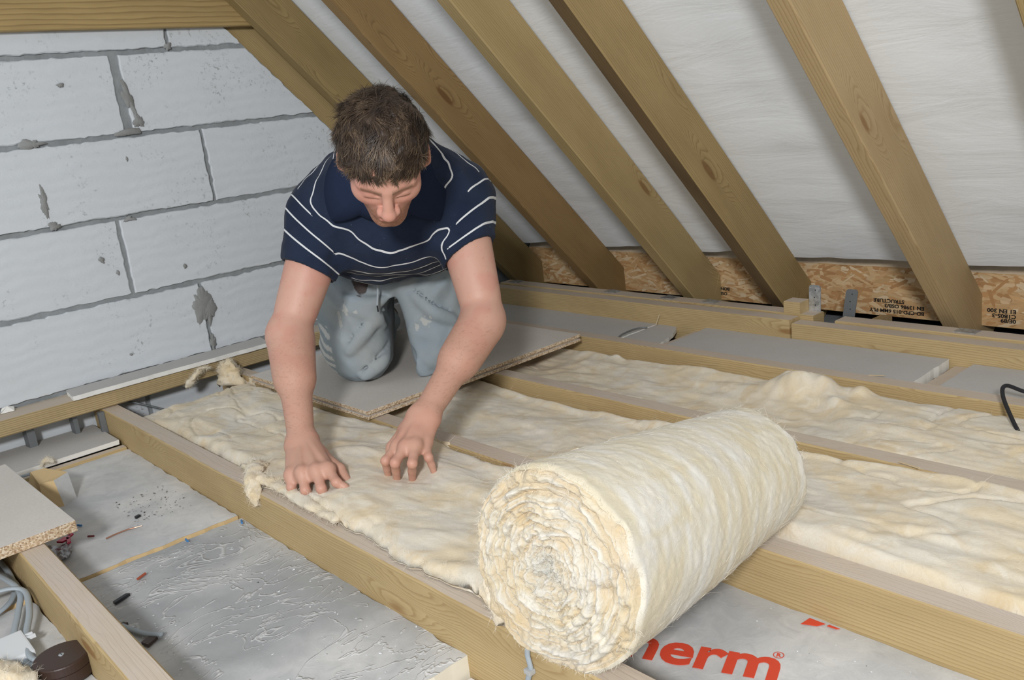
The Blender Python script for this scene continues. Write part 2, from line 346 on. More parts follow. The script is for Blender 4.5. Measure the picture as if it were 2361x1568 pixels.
def axis_M(origin, xdir, zhint=(0, 0, 1)):
    x = Vector(xdir).normalized(); z = Vector(zhint); z = (z - x * z.dot(x)).normalized(); y = z.cross(x)
    M = Matrix.Identity(4)
    for i in range(3): M[i][0] = x[i]; M[i][1] = y[i]; M[i][2] = z[i]; M[i][3] = origin[i]
    return M

# ------------------------------------------------------------------ gable wall of aerated blocks
TH = math.radians(47.56); TT = math.tan(TH)
def clip_poly(P, a, b, c):     # keep a*y+b*z<=c
    out = []
    for i in range(len(P)):
        p, q = P[i], P[(i + 1) % len(P)]; dp = a * p[0] + b * p[1] - c; dq = a * q[0] + b * q[1] - c
        if dp <= 0: out.append(p)
        if dp * dq < 0: t = dp / (dp - dq); out.append((p[0] + t * (q[0] - p[0]), p[1] + t * (q[1] - p[1])))
    return out
ZE = 0.0483
cy = [(-2.0, -.22), (2.2, -.22), (2.2, 2.2), (-2.0, 2.2)]
wpoly = clip_poly(cy, TT, 1.0, 1.014 + TT * 1.192 + .0)
mb = MB(); mbv = [(-.10, y, z) for y, z in wpoly] + [(-.006, y, z) for y, z in wpoly]; n = len(wpoly)
mb.add(mbv, [tuple(range(n)), tuple(range(2 * n - 1, n - 1, -1))] + [(i, (i + 1) % n, n + (i + 1) % n, n + i) for i in range(n)])
mb.box(-.10, -.006, 1.9, 2.75, -.22, .5)
WALL = mb.build('wall_left', MORTAR, kind='structure', label='white aerated block gable wall with grey mortar beds')
rows = {0: .965, 1: .768, 2: 1.065, 3: .852, 4: 1.017, 5: .80, 6: 1.02, -1: .74}
def block(y0, y1, z0, z1, seed):
    P = clip_poly([(y0, z0), (y1, z0), (y1, z1), (y0, z1)], TT, 1.0, 1.014 + TT * 1.192 - .002)
    if len(P) < 3: return
    ys = [p[0] for p in P]
    if max(ys) - min(ys) < .03: return
    Q = []
    for i in range(len(P)):
        p, q = V(P[i]), V(P[(i + 1) % len(P)]); L = np.linalg.norm(q - p); k = max(2, int(L / .012))
        for j in range(k): Q.append(p + (q - p) * j / k)
    Q = V(Q); c = Q.mean(0)
    def jag(Q, amp, s): return Q + np.stack([fbm(Q[:, 0] * 60, Q[:, 1] * 60, s, 3, seed), fbm(Q[:, 0] * 60, Q[:, 1] * 60, s + 9., 3, seed)], 1) * amp
    A = jag(Q, .0028, 1.); Bq = c + (A - c) * (1 - .0035 / np.linalg.norm(A - c, axis=1))[:, None]
    m = len(Q); d = .0005 + .0022 * (seed % 3)
    v = [(-.05, y, z) for y, z in A] + [(-.0035 + d, y, z) for y, z in A] + [(d, y, z) for y, z in Bq]
    f = [tuple(2 * m + i for i in range(m))] + [(i, (i + 1) % m, m + (i + 1) % m, m + i) for i in range(m)] + [(m + i, m + (i + 1) % m, 2 * m + (i + 1) % m, 2 * m + i) for i in range(m)]
    me = mesh_from('block', V(v), f, [BLOCK])
    bm = bmesh.new(); bm.from_mesh(me); bmesh.ops.recalc_face_normals(bm, faces=bm.faces); bm.to_mesh(me); bm.free()
    link('block', me, WALL)
sd = 0
for k, yj in rows.items():
    z0, z1 = ZE + .225 * k + .007, ZE + .225 * (k + 1) - .006
    if k == -1: z0 = -.2
    L = .622
    for i in range(-6, 4):
        a = yj + i * L; b_ = a + L
        if b_ < -1.9 or a > 2.2: continue
        jt = .006 if (k, i) not in ((3, 0),) else .016
        jt2 = .006 if (k, i + 1) not in ((3, 0),) else .008
        sd += 1; block(max(a + jt, -1.98), b_ - jt2, z0, z1, sd)
def smear(y, z, ry, rz, seed, tilt=0., t=.0022, k=64):
    a = np.linspace(0, 2 * np.pi, k, endpoint=False); rr = .9 + .5 * fbm(np.cos(a) * 1.6 + seed, np.sin(a) * 1.6, seed * 3.3, 2, seed) + .12 * fbm(np.cos(a) * 9, np.sin(a) * 9, seed, 2, seed)
    yy = ry * rr * np.cos(a); zz = rz * rr * np.sin(a); c, s = math.cos(tilt), math.sin(tilt)
    P = np.stack([y + c * yy - s * zz, z + s * yy + c * zz], 1)
    v = [(.0035, p[0], p[1]) for p in P] + [(.0052 + t, y + (p[0] - y) * .86, z + (p[1] - z) * .86) for p in P] + [(.0062 + t, y, z)]
    f = [(i, (i + 1) % k, k + (i + 1) % k, k + i) for i in range(k)] + [(k + i, k + (i + 1) % k, 2 * k) for i in range(k)]
    link('mortar_smear', mesh_from('mortar_smear', V(v), f, [SMEAR], True), WALL)
for a in ((.957, ZE + .155, .030, .055, 1, .1), (.975, ZE + .135, .026, .045, 2, -.1), (.965, ZE + .03, .010, .03, 3, 0), (.872, ZE + .675 + .10, .012, .055, 4, .25), (.885, ZE + .675 + .035, .018, .022, 5, .2),
          (.845, ZE + .685, .035, .010, 6, 0), (.598, ZE + .675 + .003, .03, .016, 7, 0), (.59, ZE + .45 + .075, .014, .05, 8, 0), (.60, ZE + .45 + .008, .02, .012, 9, 0), (.70, ZE + .225 + .12, .008, .010, 10, 0),
          (.736, ZE + .225 + .075, .005, .007, 11, 0), (.83, ZE + .45 + .16, .004, .009, 12, 0), (.93, ZE + .225 + .055, .006, .007, 13, .6), (.80, ZE + .45 - .005, .02, .008, 14, 0),
          (.72, ZE + .06, .006, .004, 15, 0), (.615, ZE + .64, .0, .0, 16, 0), (.70, ZE + .225 + .60, .010, .006, 17, 0), (1.012, ZE + .9 + .01, .012, .010, 18, 0)):
    if a[2] > 0: smear(*a)

# ------------------------------------------------------------------ roof: membrane, rafters, collar
KU = .1967; DR = .137; WR = .0455
YV = V([0, math.cos(TH), -math.sin(TH)]); NV = V([0, math.sin(TH), math.cos(TH)])
def roofpt(x, y, off): return V([x, y, KU - TT * (y - 2) + off / math.cos(TH)])
RX = {1: .087, 2: .519, 3: .936, 4: 1.262, 5: 1.749, 6: 2.15, 7: 2.60}
nx, ny = 230, 150
xs = np.linspace(-.10, 3.4, nx); ysl = np.linspace(-.75, 2.216, ny)
X, Y = np.meshgrid(xs, ysl, indexing='ij')
edges = np.array(sorted(RX.values())) - WR / 2
dist = np.min(np.abs(X[..., None] - edges), axis=-1)
sag = ss(0.02, .2, dist)
dsp = .003 * sag + sag * (.006 * fbm(X * 2.0, Y * 7.0, 0., 3, 5) + .006 * np.abs(fbm(X * 1.1 + 3, Y * 11, 2., 2, 9)))
Z = KU - TT * (Y - 2) + (DR + .002 + dsp) / math.cos(TH)
Z += ss(2.12, 2.2, Y) * (-.005 + .002 * fbm(X * 9, 0 * X, 0., 3, 3))
vt = np.stack([X, Y, Z], -1).reshape(-1, 3)
I = np.arange(nx * ny).reshape(nx, ny)
fc = np.stack([I[:-1, :-1], I[1:, :-1], I[1:, 1:], I[:-1, 1:]], -1).reshape(-1, 4)
me = mesh_from('ceiling', vt, fc, [MEMB], True)
link('ceiling', me, kind='structure', label='white roofing membrane sagging behind the rafters')
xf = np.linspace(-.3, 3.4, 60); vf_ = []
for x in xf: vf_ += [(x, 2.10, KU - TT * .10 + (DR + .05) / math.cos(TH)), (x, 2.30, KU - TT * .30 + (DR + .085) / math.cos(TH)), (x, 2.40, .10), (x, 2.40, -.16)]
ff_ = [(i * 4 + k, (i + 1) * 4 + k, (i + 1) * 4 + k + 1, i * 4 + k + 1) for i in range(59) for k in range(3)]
link('backing_1', mesh_from('backing_1', V(vf_), ff_, [plain('black_gap_backing', (.012, .012, .013, 1), .9, .1)]), kind='structure', label='black backing sheet added to keep the eaves gap dark')  # added black sheet, keeps the open gap under the membrane dark
mats = {1: WOOD_R1, 2: WOOD_R2, 3: WOOD_R3, 4: WOOD_R4, 5: WOOD_R5, 6: WOOD_R3, 7: WOOD_R2, 8: WOOD_R1}
rl = {1: 'olive treated rafter nearest the block gable, carrying the collar tie', 2: 'dark brown rafter with big round knots passing behind the kneeling man',
      3: 'pale straight grained rafter just right of the kneeling man', 4: 'rafter with a dark bark-stained edge, ending behind the galvanised straps',
      5: 'broad tan rafter standing alone at the right, clear of the others', 6: 'rafter just showing in the top right corner of the picture',
      7: 'rafter beyond the right edge of the view', 8: 'furthest rafter beyond the right edge of the view'}
for k, x in RX.items():
    st = roofpt(x - WR / 2, -.6, DR / 2); yend = 2.42; Ln = (yend + .6) / math.cos(TH)
    M = axis_M(st, YV, NV)
    # local z = roof normal, local x = down the slope; foot cut level (horizontal seat) so that it stops at z = -.05
    zf = -.055
    def ends(y, z, st=st, Ln=Ln):
        # world z at end = st.z - sin*(Ln+dx) + cos*z  == zf
        dx = (st[2] + math.cos(TH) * z - zf) / math.sin(TH) - Ln
        # vertical trim at y=2.30
        dx2 = (2.2945 - st[1] - math.sin(TH) * z) / math.cos(TH) - Ln
        return 0, min(dx, dx2)
    o = timber('rafter', Ln, WR, DR, mats[k], M, rl[k], 'rafter', 'rafters of the roof slope', nseg=40, seed=k * 31, ends=ends)
# board against the gable
st = V([-.035, .3, 1.014 - TT * (.3 - 1.192) + .05 / math.cos(TH) * 1.0]); st = st + NV * (.05)
timber('gable_board', 2.75, .05, .20, WOOD_R3, axis_M(st, YV, NV), 'pale sloping board fixed along the top of the block gable', 'board', nseg=24, seed=77)
timber('collar_tie', 1.62, .036, .20, WOOD_C, axis_M(V([.021, -.28, 1.024 + .10 - .003]), (0, 1, -.012)), 'horizontal collar tie timber across the top of the block gable', 'collar tie', nseg=12, seed=78)

# ------------------------------------------------------------------ floor deck underneath
MB().box(-.1, 3.6, -1.2, 2.7, -.24, -.22).build('floor', PLASTER, kind='structure', label='plasterboard ceiling under the joists')
# ledger on the wall
timber('wall_ledger', 2.3, .1036, .0442, WOOD_L, axis_M(V([.052, -.95, .0225]), (0, 1, 0)), 'grooved horizontal ledger timber lying along the foot of the block gable', 'ledger', nseg=20, seed=80)
# joists
JY = {0: (.180, .2265), 1: (.5822, .629), 2: (.9645, 1.011), 3: (1.352, 1.3975), 4: (1.7283, 1.7745), -1: (-.22, -.173)}
jl = {0: 'dusty joist at the lower left with the chipboard offcut resting on it', 1: 'joist along the front edge of the unrolled blanket, below the roll',
      2: 'joist behind the roll, holding the far end of the roll', 3: 'joist between the two laid strips of glass wool', 4: 'joist beside the grey plasterboard strip, furthest from the camera', -1: 'joist just outside the lower left corner'}
for k, (a, b) in JY.items():
    timber('joist', 3.45, b - a, .197, WOOD_J, axis_M(V([.012 if k else .012, (a + b) / 2, -.0985 - .0012 * 1]), (1, 0, 0)), jl[k], 'joist', 'floor joists', nseg=30, seed=100 + k)
# eaves timbers
timber('eaves_beam', 1.26, .05, .10, WOOD_J, axis_M(V([.115, 2.021, .036 - .05]), (1, 0, 0)), 'eaves timber at the feet of the left rafters, notched at its right end', 'beam', 'eaves timbers', nseg=16, seed=120)
timber('eaves_beam', 2.1, .05, .10, WOOD_J, axis_M(V([1.378, 2.026, .0255 - .05]), (1, 0, 0)), 'knotty eaves timber below the broad tan rafter at right', 'beam', 'eaves timbers', nseg=20, seed=121)
timber('wall_plate', 1.30, .055, .10, WOOD_J, axis_M(V([.115, 2.0765, .040 - .05]), (1, 0, 0)), 'second timber lying behind the notched eaves timber under the left rafters', 'wall plate', 'wall plates', nseg=16, seed=122)
timber('wall_plate', 2.0, .055, .10, WOOD_J, axis_M(V([1.475, 2.0815, .031 - .05]), (1, 0, 0)), 'second timber lying behind the knotty eaves timber at right', 'wall plate', 'wall plates', nseg=16, seed=123)
timber('packing_block', .05, .05, .05, WOOD_J, axis_M(V([1.325, 2.076, .047]), (1, 0, 0)), 'small square timber end standing beside the bright galvanised strap', 'timber', nseg=2, seed=124)
MB().box(.0, 3.5, 2.11, 2.46, -.16, -.058).build('inner_wall_head', MORTAR, label='dark masonry wall head beneath the rafter feet', cat='wall head')
for i, (x0, x1) in enumerate(((1.60, 1.70), (1.80, 2.1))):
    MB().box(x0, x1, 2.12, 2.28, -.058, -.048).build('plasterboard_scrap', PLASTER, label=['grey plasterboard scrap in the gap left of the tan rafter foot', 'grey plasterboard scrap in the gap right of the tan rafter foot'][i], cat='plasterboard')
MB().box(1.50, 1.53, 2.20, 2.26, -.058, .002, jit=.002).build('wood_chock', WOOD_R5, label='pale wood chock beside the leaning galvanised strap', cat='chock')
# strand board strip with its pale sawn top edge and print
mb = MB(); N_ = 120
tz = [.150 + .006 * float(vnoise(V([i * .31]), V([0.]), V([0.]), 3)[0]) + (.006 if random.random() < .1 else 0) for i in range(N_ + 1)]
xo = np.linspace(.02, 3.4, N_ + 1); vv = []
for i, x in enumerate(xo):
    vv += [(x, 2.30, -.014), (x, 2.30, .126 + .15 * (tz[i] - .15)), (x, 2.318, tz[i]), (x, 2.324, tz[i]), (x, 2.324, -.014)]
ff = []; mi = []
for i in range(N_):
    for k in range(5):
        k2 = (k + 1) % 5; ff.append((i * 5 + k, (i + 1) * 5 + k, (i + 1) * 5 + k2, i * 5 + k2)); mi.append(1 if k in (1, 2) else 0)
ff += [(4, 3, 2, 1, 0), tuple(N_ * 5 + k for k in range(5))]; mi += [0, 0]
mb.v = vv; mb.f = ff; mb.m = mi
OSBO = mb.build('strand_board', [OSB, plain('pale_sawn_edge', (.68, .54, .38, 1), .85, .1, noise=.3, nscale=90)], label='orange strand board strip standing behind the rafter feet', cat='strand board')
r = np.random.default_rng(12); nf = 2600; cx_ = r.uniform(.05, 3.35, nf); cz_ = r.uniform(-.008, .122, nf); an_ = r.normal(0, .35, nf) + (r.random(nf) < .12) * r.normal(0, .8, nf); ln_ = r.uniform(.010, .036, nf); wd_ = r.uniform(.0018, .0075, nf)
pal = V([(.46, .25, .105), (.58, .37, .18), (.65, .45, .24), (.70, .51, .30), (.75, .60, .40), (.62, .39, .19), (.52, .29, .125)]); fc_ = []; fv_ = []; fq_ = []
for i in range(nf):
    c_, s_ = math.cos(an_[i]), math.sin(an_[i]); k = len(fv_); col_ = pal[r.integers(0, 7)] * r.uniform(.9, 1.1)
    for a, b in ((-1, -.55), (-.75, -1), (.7, -.9), (1, -.1), (.85, .8), (-.6, 1), (-.95, .5)):
        a *= ln_[i] * r.uniform(.85, 1.1); b *= wd_[i] * r.uniform(.7, 1.1); fv_.append((cx_[i] + c_ * a - s_ * b, 2.2998 - .00025 * (i % 5) * .4 - i * 2e-8, float(np.clip(cz_[i] + s_ * a + c_ * b, -.0135, .1255)))); fc_.append(col_)
    fq_.append(tuple(range(k, k + 7)))
FLK = MT('strand_flake', .7, .25); FLK.col(FLK.mix(FLK.math('MULTIPLY', FLK.noise(FLK.coord((14, 1, 260)), 1.5, 3), .45), FLK.n('ShaderNodeAttribute', attribute_name='tint').outputs['Color'], (.36, .20, .09)))
me = mesh_from('wood_flakes', V(fv_), fq_, [FLK.m]); cattr(me, 'tint', V(fc_)); link('wood_flakes', me, OSBO, kind='stuff')
def text_mesh(name, body, size, M, mat, parent, offset=0.0, extrude=.0003, sx=1.0, align='LEFT'):
    cu = bpy.data.curves.new(name, 'FONT'); cu.body = body; cu.size = size; cu.offset = offset; cu.extrude = extrude; cu.align_x = align; cu.resolution_u = 4
    tmp = bpy.data.objects.new(name + '_tmp', cu); COL.objects.link(tmp)
    dg = bpy.context.evaluated_depsgraph_get(); me = bpy.data.meshes.new_from_object(tmp.evaluated_get(dg))
    bpy.data.objects.remove(tmp); bpy.data.curves.remove(cu)
    me.transform(Matrix.Scale(sx, 4, (1, 0, 0))); me.transform(M); me.materials.clear(); me.materials.append(mat)
    o = bpy.data.objects.new(name, me); COL.objects.link(o); o.parent = parent
    if parent is not None and parent.type == 'EMPTY': o.matrix_parent_inverse = Matrix.Translation(parent.location).inverted()
    return o
def flipM(x, z, ty=2.2985):    # upside-down lettering on the strand board, reading from right to left
    M = Matrix.Identity(4); M[0][0] = -1; M[0][1] = 0; M[2][0] = 0; M[1][1] = 0; M[2][1] = -1; M[1][2] = -1; M[2][2] = 0; M[0][3] = x; M[1][3] = ty; M[2][3] = z
    return M
for s_, x_, z_ in (('STRUCTURE', 1.545, .035), ('EN 13986 OSB/3', 1.60, .021), ('BD-CPD-015 6MM PLY', 1.60, .006), ('E1 EN 300', 1.832, .034), ('C1B05-3', 1.832, .021), ('0E/89', 1.832, .009),
                   ('BOND EXT', .97, .028), ('OSB/3', .96, .012)):
    text_mesh('lettering', s_, .014, flipM(x_, z_), INK, OSBO, offset=.0004, sx=1.15)
# galvanised straps
def strap(x, y, z0, z1, w, tilt, mat, label):
    e = empty('metal_strap', (x, y, z0), label, 'strap', 'galvanised straps')
    mb = MB(); k = 10; pts = [(-w/2, 0), (w/2, 0)]; h = z1 - z0
    arc = [(w/2 - .008 + .008 * math.cos(a), h - .008 + .008 * math.sin(a)) for a in np.linspace(0, math.pi / 2, 5)] + [(-w/2 + .008 + .008 * math.cos(a), h - .008 + .008 * math.sin(a)) for a in np.linspace(math.pi / 2, math.pi, 5)]
    P = pts + arc; P = [(p[0] + tilt * p[1], p[1]) for p in P]
    n = len(P); v = [(p[0], 0, p[1]) for p in P] + [(p[0], .0016, p[1]) for p in P]
    mb.add(v, [tuple(range(n)), tuple(range(2 * n - 1, n - 1, -1))] + [(i, (i + 1) % n, n + (i + 1) % n, n + i) for i in range(n)])
    mb.build('strap_plate', mat, e)
    for i, zz in enumerate(np.arange(.02, h - .005, .021)):
        cx = (-.004 if i % 2 else .004) * .4 + tilt * zz; c = [(cx + .0018 * math.cos(a), -.0002, zz + .0018 * math.sin(a)) for a in np.linspace(0, 2 * math.pi, 9)[:-1]]
        MB().add(c + [(q[0], .0004, q[2]) for q in c], [tuple(range(7, -1, -1))] + [(j, (j + 1) % 8, 8 + (j + 1) % 8, 8 + j) for j in range(8)]).build('nail_hole', DARK, e)
strap(1.392, 2.095, -.005, .113, .035, .03, STEEL, 'bright galvanised strap standing up by the notched timber end')
strap(1.462, 2.125, -.058, .101, .034, .16, DSTEEL, 'galvanised strap leaning behind the bright one, coloured darker for shade')  # darker steel colour stands in for the shade on the leaning strap
for i, (x, y, z, lb) in enumerate(((.17, 2.085, .0405, 'first'), (.655, 2.085, .0405, 'second'), (.90, 2.083, .0405, 'third'), (1.055, 2.085, .0405, 'fourth'), (1.80, 2.085, .0315, 'fifth'))):
    MB().prism([(x - .025, y - .018), (x + .025, y - .02), (x + .028, y + .014), (x - .022, y + .018)], z, z + .0015).build('clip_plate', STEEL, label='small grey metal clip plate on the wall plate, %s from the block gable' % lb, cat='clip plate', group='metal clip plates')

# ------------------------------------------------------------------ boards between the joists
def slab(name, x0, x1, y0, y1, ztop, th, core, face, label, cat, jag=.003, seed=0, group=None, n=24, face_name='facing'):
    P = []
    c = V([(x0 + x1) / 2, (y0 + y1) / 2])
    for (a, b) in (((x0, y0), (x1, y0)), ((x1, y0), (x1, y1)), ((x1, y1), (x0, y1)), ((x0, y1), (x0, y0))):
        a = V(a); b = V(b)
        for j in range(n): P.append(a + (b - a) * j / n)
    P = V(P); P += np.stack([fbm(P[:, 0] * 40, P[:, 1] * 40, 1., 3, seed), fbm(P[:, 0] * 40, P[:, 1] * 40, 7., 3, seed)], 1) * jag
    e = empty(name, (c[0], c[1], ztop - th), label, cat, group)
    o = MB().prism([tuple(p) for p in P], ztop - th, ztop - .0012).build('core', core); at_parent(o, e)
    # facing sheet with real wrinkles
    k = 46; gx = np.linspace(0, 1, k); gy = np.linspace(0, 1, max(8, int(k * (y1 - y0) / (x1 - x0))) + 2)
    Xg, Yg = np.meshgrid(x0 + (x1 - x0) * gx, y0 + (y1 - y0) * gy, indexing='ij')
    ed = np.minimum(np.minimum(Xg - x0, x1 - Xg), np.minimum(Yg - y0, y1 - Yg)); ed = ss(0, .01, ed)
    jx = fbm(Xg * 40, Yg * 40, 1., 3, seed) * jag * (1 - ed); jy = fbm(Xg * 40, Yg * 40, 7., 3, seed) * jag * (1 - ed)
    Zg = ztop + .0015 * np.abs(fbm(Xg * 14, Yg * 9, 0, 3, seed)) * ed - .0008 * (1 - ed)
    vt = np.stack([Xg + jx, Yg + jy, Zg], -1).reshape(-1, 3); I = np.arange(vt.shape[0]).reshape(Xg.shape)
    fc = np.stack([I[:-1, :-1], I[1:, :-1], I[1:, 1:], I[:-1, 1:]], -1).reshape(-1, 4)
    o2 = link(face_name, mesh_from(face_name, vt, fc, [face], True)); at_parent(o2, e)
    return e
ZP = -.0825
slab('insulation_board', .262, .940, .230, .5805, ZP, .05, FOAM, FOIL, 'dull grey foil-faced board nearest the block gable, with the foam offcut on it', 'insulation board', seed=3, group='foil-faced boards')
slab('insulation_board', .953, 1.717, .230, .5805, ZP - .002, .05, FOAMW, FOIL2, 'wrinkled grey foil-faced board in the lower left foreground', 'insulation board', seed=4, group='foil-faced boards')
slab('insulation_board', .30, .935, -.170, .178, ZP, .05, FOAM, FOIL, 'foil-faced board under the loose grey cables', 'insulation board', seed=5, group='foil-faced boards')
slab('insulation_board', .945, 1.75, -.170, .178, ZP - .004, .05, FOAM, FOIL, 'foil-faced board under the brown round junction box', 'insulation board', seed=6, group='foil-faced boards')
PIRT = slab('insulation_board', 1.30, 2.9, .631, .9625, ZP, .05, FOAMW, FOIL, 'foil-faced board with red lettering, bottom right beneath the roll', 'insulation board', seed=8, group='foil-faced boards')
a_ = math.atan2(.386, .923)
text_mesh('lettering', 'therm', .098, Matrix.Translation((1.862, .707, ZP + .0018)) @ Matrix.Rotation(a_, 4, 'Z') @ Matrix.Shear('XZ', 4, (0, 0)), REDINK, PIRT, offset=.0026, sx=1.04)
mbr = MB(); c0 = V([2.064, .852]); ring = [[(c0[0] + r_ * math.cos(t), c0[1] + r_ * math.sin(t), ZP + .002) for t in np.linspace(0, 2 * math.pi, 25)[:-1]] for r_ in (.0075, .0062)]
mbr.add(ring[0] + ring[1], [(i, (i + 1) % 24, 24 + (i + 1) % 24, 24 + i) for i in range(24)])
o = mbr.build('registered_ring', REDINK); at_parent(o, PIRT)
text_mesh('lettering', 'R', .0105, Matrix.Translation((2.0625, .8475, ZP + .0018)) @ Matrix.Rotation(a_, 4, 'Z'), REDINK, PIRT, offset=.0002)
for q in (((2.048, .9345), (2.068, .9435), (2.0745, .9545), (2.05, .9545)), ((2.0785, .9515), (2.092, .9525), (2.096, .956), (2.08, .956))):
    o = MB().prism(list(q), ZP + .0012, ZP + .002).build('printed_mark', REDINK); at_parent(o, PIRT)
slab('insulation_board', 1.76, 2.9, .230, .5805, ZP - .035, .05, FOAMW, FOIL, 'low foil-faced board at the bottom edge below the front joist', 'insulation board', seed=12, group='foil-faced boards')
pp = MB(); pp.prism([(1.722, .545), (1.725, .578), (1.80, .579), (1.84, .545)], -.119, -.1175)
PP = pp.build('paper_label', PAPER, label='scrap of printed paper tucked under the front joist', cat='paper')
for i, (s_, x_, y_) in enumerate((('LABEL 0371', 1.735, .560), ('read carefully', 1.733, .549))):
    text_mesh('lettering', s_, .011, Matrix.Translation((x_, y_, -.1172)), PURPLE, PP)
# foam strip and noggin by the gable
MB().box(.012, .232, .2285, .572, -.0735, -.060, jit=.001).build('backed_board', [PLASTER], label='grey backed board strip laid beside the block gable', cat='board')
MB().box(.012, .232, -.170, .1775, -.0735, -.060, jit=.001).build('backed_board', [PLASTER], label='grey backed board strip hidden under the chipboard offcut by the gable', cat='board')
timber('noggin', .349, .03, .09, WOOD_J, axis_M(V([.248, .2295, -.1205]), (0, 1, 0)), 'timber noggin between the grey strip and the first foil-faced board', 'noggin', 'noggins', nseg=6, seed=130)
timber('noggin', .349, .03, .06, WOOD_J, axis_M(V([1.742, .2295, -.15]), (0, 1, 0)), 'timber noggin at the near end of the wrinkled foil-faced board', 'noggin', 'noggins', nseg=6, seed=131)
# plasterboard strip on the ledger
def pb(name, poly, z0, z1, label, cat='plasterboard', group=None):
    P = []
    for i in range(len(poly)):
        a = V(poly[i]); b = V(poly[(i + 1) % len(poly)]); k = max(1, int(np.linalg.norm(b - a) / .02))
        for j in range(k): P.append(a + (b - a) * j / k)
    P = V(P); P += np.stack([fbm(P[:, 0] * 45, P[:, 1] * 45, 2., 3, 4), fbm(P[:, 0] * 45, P[:, 1] * 45, 5., 3, 4)], 1) * .0018
    return MB().prism([tuple(p) for p in P], z0, z1).build(name, PLASTER, label=label, cat=cat, group=group)
pb('plasterboard_strip', [(.012, .525), (.108, .515), (.118, 1.10), (.012, 1.115)], .0455, .0580, 'white-edged plasterboard strip lying on the wall ledger')
pb('plasterboard_strip', [(.115, 1.776), (.915, 1.776), (.915, 1.995), (.115, 1.995)], -.035, -.0225, 'grey plasterboard strip beside the eaves timber, left part, behind the chipboard', group='eaves plasterboard')
pb('plasterboard_strip', [(.921, 1.776), (1.07, 1.776), (1.06, 1.83), (1.03, 1.93), (.99, 1.995), (.918, 1.995)], -.035, -.0235, 'short grey plasterboard piece with a rounded corner beside the eaves timber', group='eaves plasterboard')
pb('plasterboard_strip', [(1.105, 1.776), (1.80, 1.776), (1.797, 1.996), (1.102, 1.996)], -.040, -.0145, 'thick grey plasterboard piece with a crumbled white end, below the rafters', group='eaves plasterboard')
pb('plasterboard_strip', [(1.852, 1.776), (2.9, 1.776), (2.9, 1.998), (1.852, 1.998)], -.040, -.020, 'grey plasterboard piece at the right edge, under the black cable', group='eaves plasterboard')
timber('noggin', .225, .04, .09, WOOD_J, axis_M(V([1.078, 1.775, -.073]), (0, 1, 0)), 'short timber noggin between the two eaves plasterboard pieces', 'noggin', 'noggins', nseg=6, seed=132)
timber('noggin', .225, .04, .09, WOOD_J, axis_M(V([1.826, 1.775, -.076]), (0, 1, 0)), 'short timber noggin beside the crumbled plasterboard end', 'noggin', 'noggins', nseg=6, seed=133)
# chipboards with grooved edges
def chip(x0, x1, y0, y1, z0, th, rot, label, groove=True):
    cx, cy_ = (x0 + x1) / 2, (y0 + y1) / 2; a, b = (x1 - x0) / 2, (y1 - y0) / 2
    mb = MB(); g = .007 if groove else 0
    if groove:
        mb.box(-a, a, -b, b, 0, th * .36, bev=.0008); mb.box(-a + g, a - g, -b + g, b - g, th * .36, th * .6); mb.box(-a, a, -b, b, th * .6, th, bev=.0008)
    else: mb.box(-a, a, -b, b, 0, th, bev=.0008)
    return mb.build('chipboard', CHIP, M=Matrix.Translation((cx, cy_, z0)) @ Matrix.Rotation(rot, 4, 'Z'), label=label, cat='chipboard', group='chipboard flooring')
chip(.285, .893, .948, 1.682, .0005, .0215, .012, 'grooved chipboard panel under the kneeling man')
chip(.42, .923, -.30, .279, .0005, .0215, .022, 'chipboard offcut sticking in from the left edge', groove=False)

# ------------------------------------------------------------------ glass wool
def fibres(vt, nrm, count, lmin, lmax, wid, seed, lift=.35, segs=4, bias=None, curl=.5):
    r = np.random.default_rng(seed); idx = r.integers(0, len(vt), count); p = vt[idx] + r.normal(0, .0015, (count, 3)); nn = nrm[idx]
    d = r.normal(0, 1, (count, 3))
    if bias is not None: d += np.asarray(bias)
    d -= nn * np.sum(d * nn, 1)[:, None]; d /= np.linalg.norm(d, axis=1)[:, None] + 1e-9
    d = d + nn * np.abs(r.normal(0, lift, count))[:, None]; L = r.uniform(lmin, lmax, count); side = np.cross(d, r.normal(0, 1, (count, 3))); side /= np.linalg.norm(side, axis=1)[:, None] + 1e-9
    pts = []; cur = p - nn * .002; dd = d
    cv = r.normal(0, curl, (count, 3))
    for s in range(segs + 1):
        w = wid * (1 - .75 * s / segs) * r.uniform(.6, 1.3, count); pts.append((cur - side * w[:, None] / 2, cur + side * w[:, None] / 2))
        cur = cur + dd * (L / segs)[:, None]; dd = dd + cv / segs - nn * (.25 / segs); dd /= np.linalg.norm(dd, axis=1)[:, None]
    P = np.stack([q for ab in pts for q in ab], 1)      # count, 2(segs+1), 3
    k = 2 * (segs + 1); base = (np.arange(count) * k)[:, None, None]
    q = V([[2 * s, 2 * s + 1, 2 * s + 3, 2 * s + 2] for s in range(segs)])[None]
    return P.reshape(-1, 3), (base + q).reshape(-1, 4)
def grid_normals(Pg):
    a = np.gradient(Pg, axis=0); b = np.gradient(Pg, axis=1); n = np.cross(a, b); return n / (np.linalg.norm(n, axis=-1, keepdims=True) + 1e-12)
